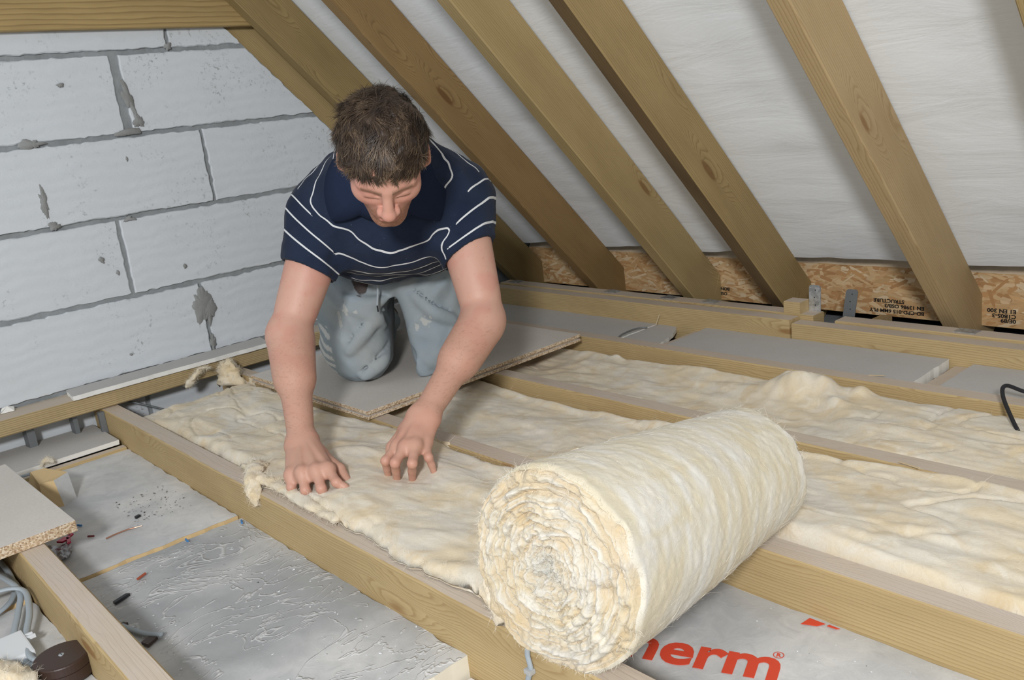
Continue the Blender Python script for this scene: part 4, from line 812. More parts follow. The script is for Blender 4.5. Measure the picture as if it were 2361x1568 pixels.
# ------------------------------------------------------------------ kneeling man (implicit surfaces meshed with surface nets)
class Grid:
    def __init__(s, lo, hi, h):
        s.lo = V(lo, np.float32) if False else np.array(lo, np.float32); s.h = h; s.n = np.ceil((np.array(hi) - np.array(lo)) / h).astype(int) + 1
        s.F = np.full(s.n, .04, np.float32); s.rs = 1.0
        s.ax = [s.lo[i] + h * np.arange(s.n[i], dtype=np.float32) for i in range(3)]
    def sub(s, lo, hi):
        a = np.clip(np.floor((np.array(lo) - s.lo) / s.h).astype(int), 0, s.n - 1); b = np.clip(np.ceil((np.array(hi) - s.lo) / s.h).astype(int) + 1, 1, s.n)
        if np.any(b <= a): return None
        sl = tuple(slice(int(a[i]), int(b[i])) for i in range(3))
        X = s.ax[0][sl[0]][:, None, None]; Y = s.ax[1][sl[1]][None, :, None]; Z = s.ax[2][sl[2]][None, None, :]
        return sl, X, Y, Z
    def comb(s, sl, d, k, op):
        A = s.F[sl]
        if op == 'add':
            if k <= 0: s.F[sl] = np.minimum(A, d)
            else: hh = np.clip(.5 + .5 * (A - d) / k, 0, 1); s.F[sl] = A * (1 - hh) + d * hh - k * hh * (1 - hh)
        else:
            d = -d
            if k <= 0: s.F[sl] = np.maximum(A, d)
            else: hh = np.clip(.5 - .5 * (A - d) / k, 0, 1); s.F[sl] = A * (1 - hh) + d * hh + k * hh * (1 - hh)
    def cap(s, a, b, ra, rb, k=.01, op='add', m=.035):
        ra *= s.rs; rb *= s.rs; a = np.array(a, float); b = np.array(b, float); r = max(ra, rb) + m
        q = s.sub(np.minimum(a, b) - r, np.maximum(a, b) + r)
        if q is None: return
        sl, X, Y, Z = q; ab = b - a; L2 = ab @ ab + 1e-12
        t = np.clip(((X - a[0]) * ab[0] + (Y - a[1]) * ab[1] + (Z - a[2]) * ab[2]) / L2, 0, 1)
        d = np.sqrt((X - a[0] - t * ab[0]) ** 2 + (Y - a[1] - t * ab[1]) ** 2 + (Z - a[2] - t * ab[2]) ** 2) - (ra + (rb - ra) * t)
        s.comb(sl, d.astype(np.float32), k, op)
    def ell(s, c, axes, rad, k=.01, op='add', m=.03):
        c = np.array(c, float); A = np.array(axes, float); rad = np.array(rad, float) * s.rs; r = rad.max() + m
        q = s.sub(c - r, c + r)
        if q is None: return
        sl, X, Y, Z = q
        u = [(X - c[0]) * A[i][0] + (Y - c[1]) * A[i][1] + (Z - c[2]) * A[i][2] for i in range(3)]
        k0 = np.sqrt(sum((u[i] / rad[i]) ** 2 for i in range(3))); k1 = np.sqrt(sum((u[i] / rad[i] ** 2) ** 2 for i in range(3))) + 1e-9
        s.comb(sl, (k0 * (k0 - 1) / k1).astype(np.float32), k, op)
    def plane(s, p, n, k=0.):      # keep the side the normal points away from
        X, Y, Z = s.ax[0][:, None, None], s.ax[1][None, :, None], s.ax[2][None, None, :]
        d = (X - p[0]) * n[0] + (Y - p[1]) * n[1] + (Z - p[2]) * n[2]; s.F = np.maximum(s.F, d.astype(np.float32))
    def xyz(s): return s.ax[0][:, None, None] + 0 * s.F, s.ax[1][None, :, None] + 0 * s.F, s.ax[2][None, None, :] + 0 * s.F
    def mesh(s):
        F = s.F; S = F < 0; n = np.array(F.shape) - 1
        cnt = np.zeros(n, np.int8)
        for a in (0, 1):
            for b in (0, 1):
                for c in (0, 1): cnt += S[a:n[0] + a, b:n[1] + b, c:n[2] + c]
        act = (cnt > 0) & (cnt < 8); idx = np.full(n, -1, np.int64); ijk = np.argwhere(act); idx[act] = np.arange(len(ijk))
        acc = np.zeros((len(ijk), 3)); num = np.zeros(len(ijk)); cs = [(a, b, c) for a in (0, 1) for b in (0, 1) for c in (0, 1)]
        for p in cs:
            for d in range(3):
                if p[d]: continue
                q = list(p); q[d] = 1
                f0 = F[ijk[:, 0] + p[0], ijk[:, 1] + p[1], ijk[:, 2] + p[2]]; f1 = F[ijk[:, 0] + q[0], ijk[:, 1] + q[1], ijk[:, 2] + q[2]]
                mk = (f0 < 0) != (f1 < 0); t = np.where(mk, f0 / np.where(mk, f0 - f1, 1), 0)
                pt = np.array(p, float)[None] + 0 * acc; pt[:, d] += t; acc += pt * mk[:, None]; num += mk
        v = s.lo + s.h * (ijk + acc / num[:, None])
        fs = []
        for d in range(3):
            e, g = [(1, 2), (2, 0), (0, 1)][d]
            sl0 = [slice(None)] * 3; sl1 = [slice(None)] * 3; sl0[d] = slice(0, -1); sl1[d] = slice(1, None)
            sg0 = S[tuple(sl0)]; sg1 = S[tuple(sl1)]; ed = np.argwhere(sg0 != sg1)
            ed = ed[(ed[:, e] > 0) & (ed[:, g] > 0) & (ed[:, e] < n[e]) & (ed[:, g] < n[g])]
            def cell(de, dg): c = ed.copy(); c[:, e] += de; c[:, g] += dg; return idx[c[:, 0], c[:, 1], c[:, 2]]
            qd = np.stack([cell(-1, -1), cell(0, -1), cell(0, 0), cell(-1, 0)], 1)
            ins = sg0[ed[:, 0], ed[:, 1], ed[:, 2]]; qd[~ins] = qd[~ins][:, ::-1]; fs.append(qd)
        f = np.concatenate(fs); f = f[(f >= 0).all(1)]
        return v, f
    def sample(s, v):
        g = (v - s.lo) / s.h; i = np.clip(np.floor(g).astype(int), 0, s.n - 2); t = g - i; r = 0
        for a in (0, 1):
            for b in (0, 1):
                for c in (0, 1): r = r + s.F[i[:, 0] + a, i[:, 1] + b, i[:, 2] + c] * (t[:, 0] if a else 1 - t[:, 0]) * (t[:, 1] if b else 1 - t[:, 1]) * (t[:, 2] if c else 1 - t[:, 2])
        return r
def lsmooth(v, f, it=1, lam=.5):
    e = np.concatenate([f[:, [0, 1]], f[:, [1, 2]], f[:, [2, 3]], f[:, [3, 0]]])
    for _ in range(it):
        a = np.zeros_like(v); c = np.zeros(len(v))
        np.add.at(a, e[:, 0], v[e[:, 1]]); np.add.at(a, e[:, 1], v[e[:, 0]]); np.add.at(c, e[:, 0], 1); np.add.at(c, e[:, 1], 1)
        v = v + lam * (a / np.maximum(c, 1)[:, None] - v)
    return v
J_ = {k: V(v) for k, v in dict(head=(1.262, .866, .615), neck=(1.027, 1.017, .566), shL=(.856, .951, .484), shR=(1.046, 1.182, .488), elL=(.876, .805, .254), elR=(1.174, 1.122, .236),
     wrL=(1.072, .692, .072), wrR=(1.249, .878, .102), pel=(.57, 1.312, .378), knL=(.626, 1.123, .117), knR=(.753, 1.269, .117), hpL=(.484, 1.254, .372), hpR=(.613, 1.406, .368),
     chest=(.929, 1.08, .495)).items()}
LAT = V([.64, .767, 0.]); LAT /= np.linalg.norm(LAT); UP = V([0, 0, 1.])
MAN = empty('person', (.74, 1.17, .022), 'person kneeling on the chipboard in a striped navy polo shirt, both hands pressing the blanket', 'person')
# head frame
toC = CAM - J_['head']; toC /= np.linalg.norm(toC); a_ = math.radians(57); ro = math.radians(5)
u2 = math.cos(ro) * cU - math.sin(ro) * cR; u2 = u2 - toC * (u2 @ toC); u2 /= np.linalg.norm(u2)
hF = math.cos(a_) * toC - math.sin(a_) * u2; hU = math.sin(a_) * toC + math.cos(a_) * u2; hR = np.cross(hF, hU)   # right of the face frame
HC = J_['head']
HS = .93
def hp(x, y, z): return HC + HS * (x * hR + y * hF + z * hU)
HA = (hR, hF, hU)
def hloc(v): d = (v - HC) / HS; return d @ hR, d @ hF, d @ hU
allv, allf, allc = [], [], []
def add_part(v, f, c):
    n = sum(len(q) for q in allv); allv.append(v); allf.append(f + n); allc.append(c)
SK = V([.60, .345, .262]); RED = V([.58, .245, .19]); TAN = V([.50, .278, .195])
def skin_col(v, base, seed=0):
    n = fbm(v[:, 0] * 22, v[:, 1] * 22, v[:, 2] * 22, 3, seed)[:, None]; m = ss(-.2, .6, n)
    fr = (vnoise(v[:, 0] * 240, v[:, 1] * 240, v[:, 2] * 240, seed + 5) > .80)[:, None] * .16
    return (base * (1 - .4 * m) + RED * .4 * m) * (1 - fr * V([.6, 1., 1.1]))
# ---- head and neck
g = Grid(HC - .185, HC + .17, .0021); g.rs = HS
g.ell(hp(0, -.018, .030), HA, (.077, .097, .096), 0)
g.ell(hp(0, .030, -.030), HA, (.056, .064, .086), .03)
g.ell(hp(0, .026, .043), HA, (.060, .051, .046), .03)
g.cap(hp(-.008, .072, -.112), hp(.008, .072, -.112), .0185, .0185, .022)
for s_ in (-1, 1):
    g.cap(hp(s_ * .050, .000, -.052), hp(s_ * .019, .060, -.104), .019, .016, .025)
    g.ell(hp(s_ * .041, .058, -.016), HA, (.023, .022, .020), .03)
    g.cap(hp(s_ * .012, .084, .022), hp(s_ * .046, .070, .024), .0105, .010, .014)
    g.ell(hp(s_ * .032, .104, .002), HA, (.019, .020, .013), .012, 'sub')
    g.ell(hp(s_ * .031, .075, .002), HA, (.0165, .0135, .0125), .004)
    g.cap(hp(s_ * .018, .0885, -.0015), hp(s_ * .044, .079, -.0025), .0028, .0024, .004)
g.cap(hp(0, .090, .016), hp(0, .113, -.026), .0090, .0118, .009)
g.ell(hp(0, .1150, -.029), HA, (.0138, .0122, .0112), .007)
for s_ in (-1, 1):
    g.ell(hp(s_ * .0145, .103, -.032), HA, (.0092, .0115, .0088), .005)
    g.ell(hp(s_ * .0065, .105, -.040), HA, (.0035, .005, .003), .003, 'sub')
g.ell(hp(0, .074, -.068), HA, (.030, .022, .024), .022)
g.cap(hp(-.017, .0935, -.0635), hp(.017, .0935, -.0635), .0052, .0052, .005); g.cap(hp(-.014, .0945, -.0735), hp(.014, .0945, -.0735), .0062, .0062, .005)
g.cap(hp(-.021, .0985, -.0685), hp(.021, .0985, -.0685), .0018, .0018, .003, 'sub')
for s_ in (-1, 1):
    ea = (math.cos(.35) * hR * s_ - math.sin(.35) * hF, math.sin(.35) * hR * s_ + math.cos(.35) * hF, hU)
    g.ell(hp(s_ * .086, -.012, -.008), ea, (.0065, .019, .033), .006); g.ell(hp(s_ * .093, -.008, -.006), ea, (.005, .011, .020), .005, 'sub'); g.cap(hp(s_ * .082, .0, -.030), hp(s_ * .08, -.002, -.036), .006, .006, .006)
g.cap(hp(0, -.040, -.045), J_['neck'] + V([.02, -.012, .0]), .058, .064, .02, m=.04)
v, f = g.mesh(); v = lsmooth(v, f, 1, .4)
lx, ly, lz = hloc(v); c = skin_col(v, SK * V([1.0, .93, .92]), 3)
def blend(c, m, col): return c * (1 - m[:, None]) + np.array(col) * m[:, None]
c = blend(c, .55 * np.exp(-((np.abs(lx) - .040) ** 2 + (lz + .022) ** 2) / .02 ** 2) * (ly > .02), RED)
c = blend(c, .45 * np.exp(-(lx ** 2 + (lz + .026) ** 2) / .016 ** 2) * (ly > .085), RED)
c = blend(c, .5 * np.exp(-(lx / .05) ** 2) * ss(.045, .07, lz) * (ly > .02), RED)
spk = .55 + .45 * (vnoise(lx * 700, ly * 700, lz * 700, 9) > 0)
beard = ss(-.034, -.054, lz + .25 * np.maximum(0, np.abs(lx) - .03)) * ss(-.03, .01, ly) * (1 - np.exp(-((lx / .02) ** 2 + ((lz + .0685) / .009) ** 2)))
side = np.exp(-((np.abs(lx) - .066) / .018) ** 2) * ss(-.085, -.05, lz) * ss(.01, -.03, lz) * (ly > -.02) * (ly < .05)
c = blend(c, np.clip(.85 * np.maximum(beard, .6 * side) * spk, 0, 1), (.25, .105, .05))
must = np.exp(-((lx / .026) ** 2 + ((lz + .053) / .006) ** 2)) * (ly > .07); c = blend(c, .5 * must * spk, (.27, .13, .07))
lips = np.exp(-((lx / .017) ** 4 + ((lz + .0685) / .0085) ** 4)) * (ly > .085); c = blend(c, .75 * lips, (.46, .16, .13))
brow = np.exp(-(((lz - .0235 + .15 * np.abs(np.abs(lx) - .03)) / .0062) ** 2)) * (np.abs(lx) > .010) * (np.abs(lx) < .05) * (ly > .06); c = blend(c, .85 * brow * (.6 + .4 * spk), (.17, .095, .055))
lash = np.exp(-(((lz + .0035) / .0022) ** 2)) * (np.abs(np.abs(lx) - .031) < .0135) * (ly > .07); c = blend(c, .7 * lash, (.12, .06, .04))
add_part(v, f, c)
# ---- arms and hands
def arm(sh, el, wr, mcp, pip, tip, th, lo, hi, thumb_r=.0110, rev=False):
    g = Grid(lo, hi, .0022); p0 = sh + (el - sh) * .25
    d = (el - sh); d /= np.linalg.norm(d); fo = (wr - el); fo /= np.linalg.norm(fo); lat = np.cross(d, fo); lat /= np.linalg.norm(lat)
    g.cap(p0, el, .054, .041, 0); g.cap(sh + (el - sh) * .35 - fo * .002, sh + (el - sh) * .8, .052, .042, .02)
    g.cap(el, wr, .041, .0265, .02); g.cap(el + fo * .02 + lat * .010, el + fo * .13, .041, .036, .03); g.cap(el + fo * .03 - lat * .012, el + fo * .12, .037, .033, .03)
    g.cap(el - d * .0 - fo * .012, el - fo * .012 + d * .004, .026, .026, .02)
    hd = np.mean(mcp, 0) - wr; hl = np.linalg.norm(hd); hd /= hl; hlat = mcp[3] - mcp[0]; hlat -= hd * (hlat @ hd); hlat /= np.linalg.norm(hlat)
    g.cap(wr - hlat * .011, wr + hlat * .011, .0235, .0235, .015)
    for i in range(4):
        b0 = wr + hd * .012 + hlat * (-.018 + .012 * i); g.cap(b0, mcp[i] - V([0, 0, .003]), .0165, .0125, .012)
        g.ell(mcp[i], np.eye(3), (.0105, .0105, .0105), .012)
        r0 = (.0086, .0092, .0094, .0090)[i] if rev else (.0090, .0094, .0092, .0082)[i]
        q = pip[i]; dd = tip[i] - q; dip = q + dd * .5 + V([0, 0, .004])
        g.cap(mcp[i], q, r0 + .0012, r0, .010); g.ell(q, np.eye(3), (r0 - .0004,) * 3, .006); g.cap(q, dip, r0 - .0002, r0 - .0010, .003); g.cap(dip, tip[i], r0 - .0010, r0 - .0022, .003)
    # web between fingers and tendons
    for i in range(3): g.cap(mcp[i] * .75 + pip[i] * .25 - V([0, 0, .006]), mcp[i + 1] * .75 + pip[i + 1] * .25 - V([0, 0, .006]), .006, .006, .008)
    for i in range(4): g.cap(wr + hd * .02 + hlat * (-.012 + .008 * i) + V([0, 0, .0145]), mcp[i] + V([0, 0, .0085]), .0025, .0028, .006)
    g.cap(wr + hd * .015, th[0], .020, .016, .012); g.cap(th[0], th[1], .0155, thumb_r, .010); g.cap(th[1], th[2], thumb_r, .009, .005)
    v, f = g.mesh(); v = lsmooth(v, f, 3, .45)
    t = np.clip((v - el) @ fo, -1, 1); c = skin_col(v, SK, 11); c = blend(c, .45 * ss(.0, .12, t), TAN)
    for i in range(4):
        for q in (mcp[i], pip[i]): c = blend(c, .5 * np.exp(-np.sum((v - q) ** 2, 1) / .010 ** 2), RED)
        # nails
        dd = tip[i] - pip[i]; dd /= np.linalg.norm(dd); nl = tip[i] - dd * .003; m = np.exp(-np.sum((v - nl - np.cross(dd, hlat) * -.007) ** 2, 1) / .0045 ** 2); c = blend(c, .5 * m, (.68, .42, .36))
    hair_ = (vnoise(v @ fo * 60, v @ lat * 700, v[:, 2] * 700, 4) > .45) * ss(.02, .08, t) * (v @ fo < (wr @ fo)); c = blend(c, .22 * hair_, (.25, .13, .07))
    add_part(v, f, c)
mL = V([(1.140, .626, .043), (1.168, .636, .050), (1.191, .655, .053), (1.202, .674, .052)]); pL = V([(1.154, .615, .024), (1.194, .624, .025), (1.224, .642, .029), (1.242, .666, .037)]); tL = V([(1.156, .628, -.010), (1.196, .636, -.012), (1.224, .652, -.012), (1.264, .684, .008)])
arm(J_['shL'], J_['elL'], J_['wrL'], mL, pL, tL, V([(1.125, .700, .052), (1.186, .706, .036), (1.226, .700, .014)]), (.75, .56, -.02), (1.28, 1.0, .50), rev=True)
mR = V([(1.255, .802, .066), (1.283, .803, .071), (1.297, .816, .071), (1.288, .846, .065)]); pR = V([(1.269, .762, .052), (1.299, .764, .054), (1.327, .784, .052), (1.321, .826, .048)]); tR = V([(1.247, .776, .003), (1.270, .780, .0), (1.292, .800, .0), (1.316, .838, .006)])
arm(J_['shR'], J_['elR'], J_['wrR'], mR, pR, tR, V([(1.232, .842, .080), (1.203, .820, .046), (1.205, .806, .018)]), (1.0, .72, -.02), (1.36, 1.28, .50))
# ---- torso under the clothes (one body), legs
g = Grid((.2, .85, .0), (1.2, 1.75, .68), .007)
T = J_['neck'] - J_['pel']; TL = np.linalg.norm(T); T /= TL
for s_ in (-1, 1):
    g.cap(J_['pel'] + LAT * .06 * s_, J_['chest'] + LAT * .07 * s_, .115, .105, .04); g.cap(J_['chest'] + LAT * .05 * s_, J_['shL'] if s_ < 0 else J_['shR'], .085, .058, .04)
    g.cap(J_['neck'], J_['shL'] if s_ < 0 else J_['shR'], .055, .055, .04)
    h_ = J_['hpL'] if s_ < 0 else J_['hpR']; k_ = J_['knL'] if s_ < 0 else J_['knR']; an = k_ + V([-.30, .25, -.05]); g.cap(h_, k_, .08, .06, .03); g.cap(k_, an, .055, .04, .02); g.cap(an, an + V([-.10, .08, -.01]), .035, .03, .02)
    a0 = J_['shL'] if s_ < 0 else J_['shR']; e0 = J_['elL'] if s_ < 0 else J_['elR']; g.cap(a0, a0 + (e0 - a0) * .35, .056, .051, .03)
v, f = g.mesh(); add_part(v, f, skin_col(v, SK, 20))
SKIN = MT('skin', .48, .4); at = SKIN.n('ShaderNodeAttribute', attribute_name='tint'); SKIN.col(at.outputs['Color']); SKIN.b.inputs['Subsurface Weight'].default_value = .12; SKIN.b.inputs['Subsurface Radius'].default_value = (.01, .004, .002); SKIN.b.inputs['Subsurface Scale'].default_value = .5
_v = SKIN.coord(); SKIN.bump(SKIN.math('ADD', SKIN.noise(_v, 420, 3, .6), SKIN.math('MULTIPLY', SKIN.noise(_v, 90, 3), 1.2)), .22, .0015)
me = mesh_from('body', np.concatenate(allv), np.concatenate(allf), [SKIN.m], True); cattr(me, 'tint', np.concatenate(allc)); o = link('body', me); at_parent(o, MAN)
# ---- shirt
def sleeve_end(sh, el, k): return sh + (el - sh) * k
g = Grid((.42, .80, .22), (1.24, 1.47, .70), .0042)
for s_ in (-1, 1):
    g.cap(J_['pel'] + LAT * .036 * s_ + T * .05, J_['chest'] + LAT * .080 * s_ - V([0, 0, .012]), .118, .122, .05, m=.06)
    sh = J_['shL'] if s_ < 0 else J_['shR']; el = J_['elL'] if s_ < 0 else J_['elR']
    g.cap(J_['chest'] + LAT * .06 * s_ + V([0, 0, .0]), sh, .105, .070, .05, m=.06); g.cap(J_['neck'] - T * .03 + V([0, 0, .020]) + LAT * .03 * s_, sh, .086, .060, .05, m=.06)
    g.cap(J_['chest'] + LAT * .05 * s_ + V([.03, -.02, -.03]), J_['chest'] + LAT * .08 * s_ - T * .1 + V([.03, -.02, -.06]), .085, .085, .04)
g.cap(J_['pel'] + T * .14 + V([.03, -.03, -.04]), J_['chest'] + V([.02, -.02, -.05]), .11, .10, .05)
g.cap((.785, 1.140, .385), (.86, 1.085, .415), .062, .075, .06)
gs = Grid((.42, .80, .22), (1.24, 1.47, .70), .0042)
KS = {-1: .475, 1: .46}
for s_ in (-1, 1):
    sh = J_['shL'] if s_ < 0 else J_['shR']; el = J_['elL'] if s_ < 0 else J_['elR']; d = (el - sh) / np.linalg.norm(el - sh)
    gs.cap(sh - d * .005, sleeve_end(sh, el, KS[s_] + .2), .071, .060, 0, m=.06)
hh = np.clip(.5 + .5 * (g.F - gs.F) / .035, 0, 1); g.F = (g.F * (1 - hh) + gs.F * hh - .035 * hh * (1 - hh)).astype(np.float32)
X, Y, Z = g.xyz(); P_ = np.stack([X, Y, Z], -1)
tt = (P_ - J_['pel']) @ T; ll = (P_ - J_['pel']) @ LAT
wr_ = .0045 * fbm(X * 16, Y * 16, Z * 16, 3, 5) + .006 * np.abs(fbm(ll * 7 + 1.2 * tt, tt * 22 - ll * 4, Z * 6, 2, 8)) - .003
g.F += wr_.astype(np.float32)
# armpit folds, cuffs and hem
for s_ in (-1, 1):
    sh = J_['shL'] if s_ < 0 else J_['shR']; el = J_['elL'] if s_ < 0 else J_['elR']; d = (el - sh) / np.linalg.norm(el - sh); e = sleeve_end(sh, el, KS[s_])
    al = (P_ - e) @ d; rad = np.sqrt(np.maximum(np.sum((P_ - sh) ** 2, -1) - ((P_ - sh) @ d) ** 2, 0)); near = rad < .13
    lt_ = ((P_ - J_['neck']) @ LAT) * s_; al = al + (.14 if s_ < 0 else .36) * (lt_ - ((e - J_['neck']) @ LAT) * s_)
    g.F = np.where(near & (al > -.2), np.maximum(g.F, al), g.F)
    inner = (rad - .0555) * 1.0; cut = np.maximum(-inner, -(al + .03)); g.F = np.where(near, np.maximum(g.F, np.where(al > -.03, -(rad - .0545), -.04)), g.F)
hem = .045 - .012 * np.cos(ll * 12) + .006 * fbm(ll * 20, Z * 10, 0., 2, 3)
g.F = np.maximum(g.F, (hem - tt).astype(np.float32))
dn = V([0, 0, 1.]) - T * T[2]; dn /= np.linalg.norm(dn)
hp_ = (P_ - J_['neck']) @ (hU * 0 + T)
g.F = np.maximum(g.F, -(np.sqrt(np.sum((P_ - (J_['neck'] + T * .055)) ** 2, -1)) - .060).astype(np.float32))     # neck opening
v, f = g.mesh(); v = lsmooth(v, f, 2, .5)
mask = np.zeros(len(v)); sl_ = np.zeros(len(v))
for s_ in (-1, 1):
    sh = J_['shL'] if s_ < 0 else J_['shR']; el = J_['elL'] if s_ < 0 else J_['elR']; d = (el - sh) / np.linalg.norm(el - sh)
    a = (v - sh) @ d; lt = ((v - J_['neck']) @ LAT) * s_; w_ = lt > 0; sl_[w_] = (a + np.clip(.95 - 4.0 * a, .38, .95) * (lt - .2))[w_]; m = (lt + .55 * np.maximum(a, -.1) > .185) & (a > -.09); mask[m] = 1
st_ = (v - J_['pel']) @ T + .012 * fbm(v[:, 0] * 9, v[:, 1] * 9, v[:, 2] * 9, 2, 4) 
SHIRT = MT('navy_striped_jersey', .9, .12); SHIRT.b.inputs['Sheen Weight'].default_value = .05
a1 = SHIRT.n('ShaderNodeAttribute', attribute_name='torso_stripe').outputs['Fac']; a2 = SHIRT.n('ShaderNodeAttribute', attribute_name='sleeve_stripe').outputs['Fac']; a3 = SHIRT.n('ShaderNodeAttribute', attribute_name='is_sleeve').outputs['Fac']
gw = SHIRT.n('ShaderNodeAttribute', attribute_name='weave').outputs['Fac']
def stripe(a, per, off, w): w = SHIRT.math('MULTIPLY', gw, w / per / 2); fr = SHIRT.math('FRACT', SHIRT.math('MULTIPLY_ADD', a, 1 / per, off)); return SHIRT.math('LESS_THAN', SHIRT.math('ABSOLUTE', SHIRT.math('SUBTRACT', fr, .5)), w)
sA = stripe(a1, .041, .30, .0042); sB = SHIRT.math('MULTIPLY', stripe(a2, .046, .50, .0046), SHIRT.math('LESS_THAN', a2, .125))
isS = SHIRT.math('GREATER_THAN', a3, .5); f_ = SHIRT.math('ADD', SHIRT.math('MULTIPLY', sA, SHIRT.math('SUBTRACT', 1.0, isS)), SHIRT.math('MULTIPLY', sB, isS))
_v = SHIRT.coord(); n1 = SHIRT.noise(_v, 14, 4); n2 = SHIRT.noise(_v, 900, 2); ln = SHIRT.noise(_v, 160, 2, .5)
nav = SHIRT.mix(SHIRT.ramp(n1, [(.3, 0.), (.75, 1.)]), (.013, .020, .042), (.021, .031, .058)); nav = SHIRT.mix(SHIRT.ramp(ln, [(.74, 0.), (.78, .5)]), nav, (.22, .24, .28))
SHIRT.col(SHIRT.mix(f_, nav, (.66, .67, .68))); SHIRT.bump(SHIRT.math('ADD', n2, SHIRT.math('MULTIPLY', n1, 2.)), .2, .002)
me = mesh_from('shirt', v, f, [SHIRT.m], True); attr(me, 'torso_stripe', st_); attr(me, 'sleeve_stripe', sl_); attr(me, 'is_sleeve', mask)
nv = np.zeros(len(v) * 3, np.float32); me.vertices.foreach_get('normal', nv); nv = nv.reshape(-1, 3); gw_ = np.sqrt(np.clip(1 - (nv @ T) ** 2, .05, 1)); attr(me, 'weave', np.where(mask > 0, 1.05, gw_))
SH = link('shirt', me); at_parent(SH, MAN)
# collar: folded band round the neck with two points
nb = J_['neck'] + T * .035; ca = hp(0, -.04, -.05) - J_['neck']; ca /= np.linalg.norm(ca); ca = ca * .6 + T * .4; ca /= np.linalg.norm(ca)
fr_ = V([.767, -.64, -.75]); fr_ -= ca * (fr_ @ ca); fr_ /= np.linalg.norm(fr_); sd_ = np.cross(ca, fr_)
cv = []; nph = 180; phs = np.linspace(-2.90, 2.90, nph)     # 0 = nape, +-pi = throat
for ph in phs:
    dirv = -fr_ * math.cos(ph) + sd_ * math.sin(ph); pt = max(0., (abs(ph) - 1.2) / 1.1) if abs(ph) < 2.3 else max(0., 1 - (abs(ph) - 2.3) / .3)
    rows_ = [(.068, .000), (.070, .020), (.077, .029), (.087, .024), (.097 + .014 * pt, .006 - .004 * pt), (.107 + .046 * pt, -.010 - .018 * pt), (.106 + .046 * pt, -.0125 - .018 * pt), (.095 + .014 * pt, .004 - .004 * pt), (.085, .020), (.077, .025)]
    for r_, h_ in rows_: cv.append(nb + dirv * r_ + ca * h_)
cv = V(cv); nr_ = 10; cf = []
for i in range(nph - 1):
    for k in range(nr_ - 1): cf.append((i * nr_ + k, (i + 1) * nr_ + k, (i + 1) * nr_ + k + 1, i * nr_ + k + 1))
NAVY = plain('navy_collar', (.017, .026, .056, 1), .9, .1, noise=.15, nscale=120)
o = link('collar', mesh_from('collar', cv, np.array(cf), [NAVY], True)); at_parent(o, MAN)
# ---- trousers
g = Grid((.14, .94, .0), (.96, 1.72, .54), .005)
g.cap(J_['pel'] - LAT * .075, J_['pel'] + LAT * .075, .128, .128, 0, m=.06); g.cap(J_['pel'] - LAT * .06 + T * .05 - V([0, 0, .025]), J_['pel'] + LAT * .06 + T * .05 - V([0, 0, .025]), .108, .108, .03, m=.06)
for s_ in (-1, 1):
    h_ = J_['hpL'] if s_ < 0 else J_['hpR']; k_ = (J_['knL'] if s_ < 0 else J_['knR']) + LAT * .004 * s_
    g.cap(h_ + V([.06, -.05, -.02]), k_ + V([.0, .0, .012]), .112, .094, .03, m=.06); g.cap(h_, k_, .105, .09, .03, m=.06)
    an = k_ + V([-.30, .25, -.045]); g.cap(k_, an, .082, .062, .03)
    g.cap(k_ + V([.02, -.016, -.02]), k_ + V([.02, -.016, .12]), .078, .098, .03)
X, Y, Z = g.xyz(); P_ = np.stack([X, Y, Z], -1); ll = (P_ - J_['pel']) @ LAT
kn0 = (J_['knL'] + J_['knR']) / 2; l2 = (P_ - kn0) @ LAT
g.F += (.0055 * fbm(X * 12, Y * 12, Z * 12, 3, 15) + .013 * np.abs(fbm(l2 * 8 + Z * 3, Z * 15 - np.abs(l2) * 16, X * 2, 2, 18)) - .006).astype(np.float32)
# drawn folds: from the crotch out over each thigh, and at the knee
FOLDS = ([(.8296, 1.1854, .2691), (.8478, 1.2375, .3025), (.7974, 1.3575, .3224)], [(.7725, 1.158, .2621), (.7476, 1.0925, .2525), (.7199, 1.0449, .2754)], [(.745, 1.135, .225), (.7422, 1.0825, .1925), (.7083, 1.0368, .1375)],
         [(.8214, 1.1789, .2674), (.8614, 1.2078, .2175), (.8678, 1.2575, .1825)], [(.725, 1.15, .115), (.7323, 1.1125, .0925), (.7162, 1.0628, .0628)], [(.64, 1.09, .335), (.7235, 1.1274, .2934), (.7924, 1.168, .2873), (.8406, 1.2379, .3105)],
         [(.7202, 1.0396, .2524), (.7484, 1.0975, .2222), (.735, 1.14, .185)], [(.79, 1.17, .10), (.7871, 1.1854, .0658), (.7925, 1.2164, .0263)])
for fo_ in FOLDS:
    pts_ = spline(fo_, 6)
    for i in range(len(pts_) - 1):
        r_ = .0075 * math.sin(math.pi * (.12 + .76 * i / len(pts_))) + .0015; g.cap(pts_[i], pts_[i + 1], r_, r_, .006, 'sub', m=.02)
        o_ = V([.010, -.008, -.014]); g.cap(V(pts_[i]) + o_ - V([.012, -.010, 0]), V(pts_[i + 1]) + o_ - V([.012, -.010, 0]), r_ * 1.5, r_ * 1.5, .016, 'add', m=.03)
FWD = V([.767, -.64, 0.]); g.ell(V([.7386, 1.1785, .0940]) + V([-.03, .025, -.01]), (LAT, FWD, UP), (.024, .20, .165), .03, 'sub', m=.05)
g.plane((0, 0, .0228), (0, 0, -1.))
v, f = g.mesh(); v = lsmooth(v, f, 2, .5)
TR = MT('grey_blue_trousers', .72, .2); _v = TR.coord(); n1 = TR.noise(_v, 7, 5, .6); n2 = TR.noise(_v, 20, 4, .6, 1.); wv = TR.noise(_v, 700, 2); sp = TR.noise(_v, 13, 4, .6, .5)
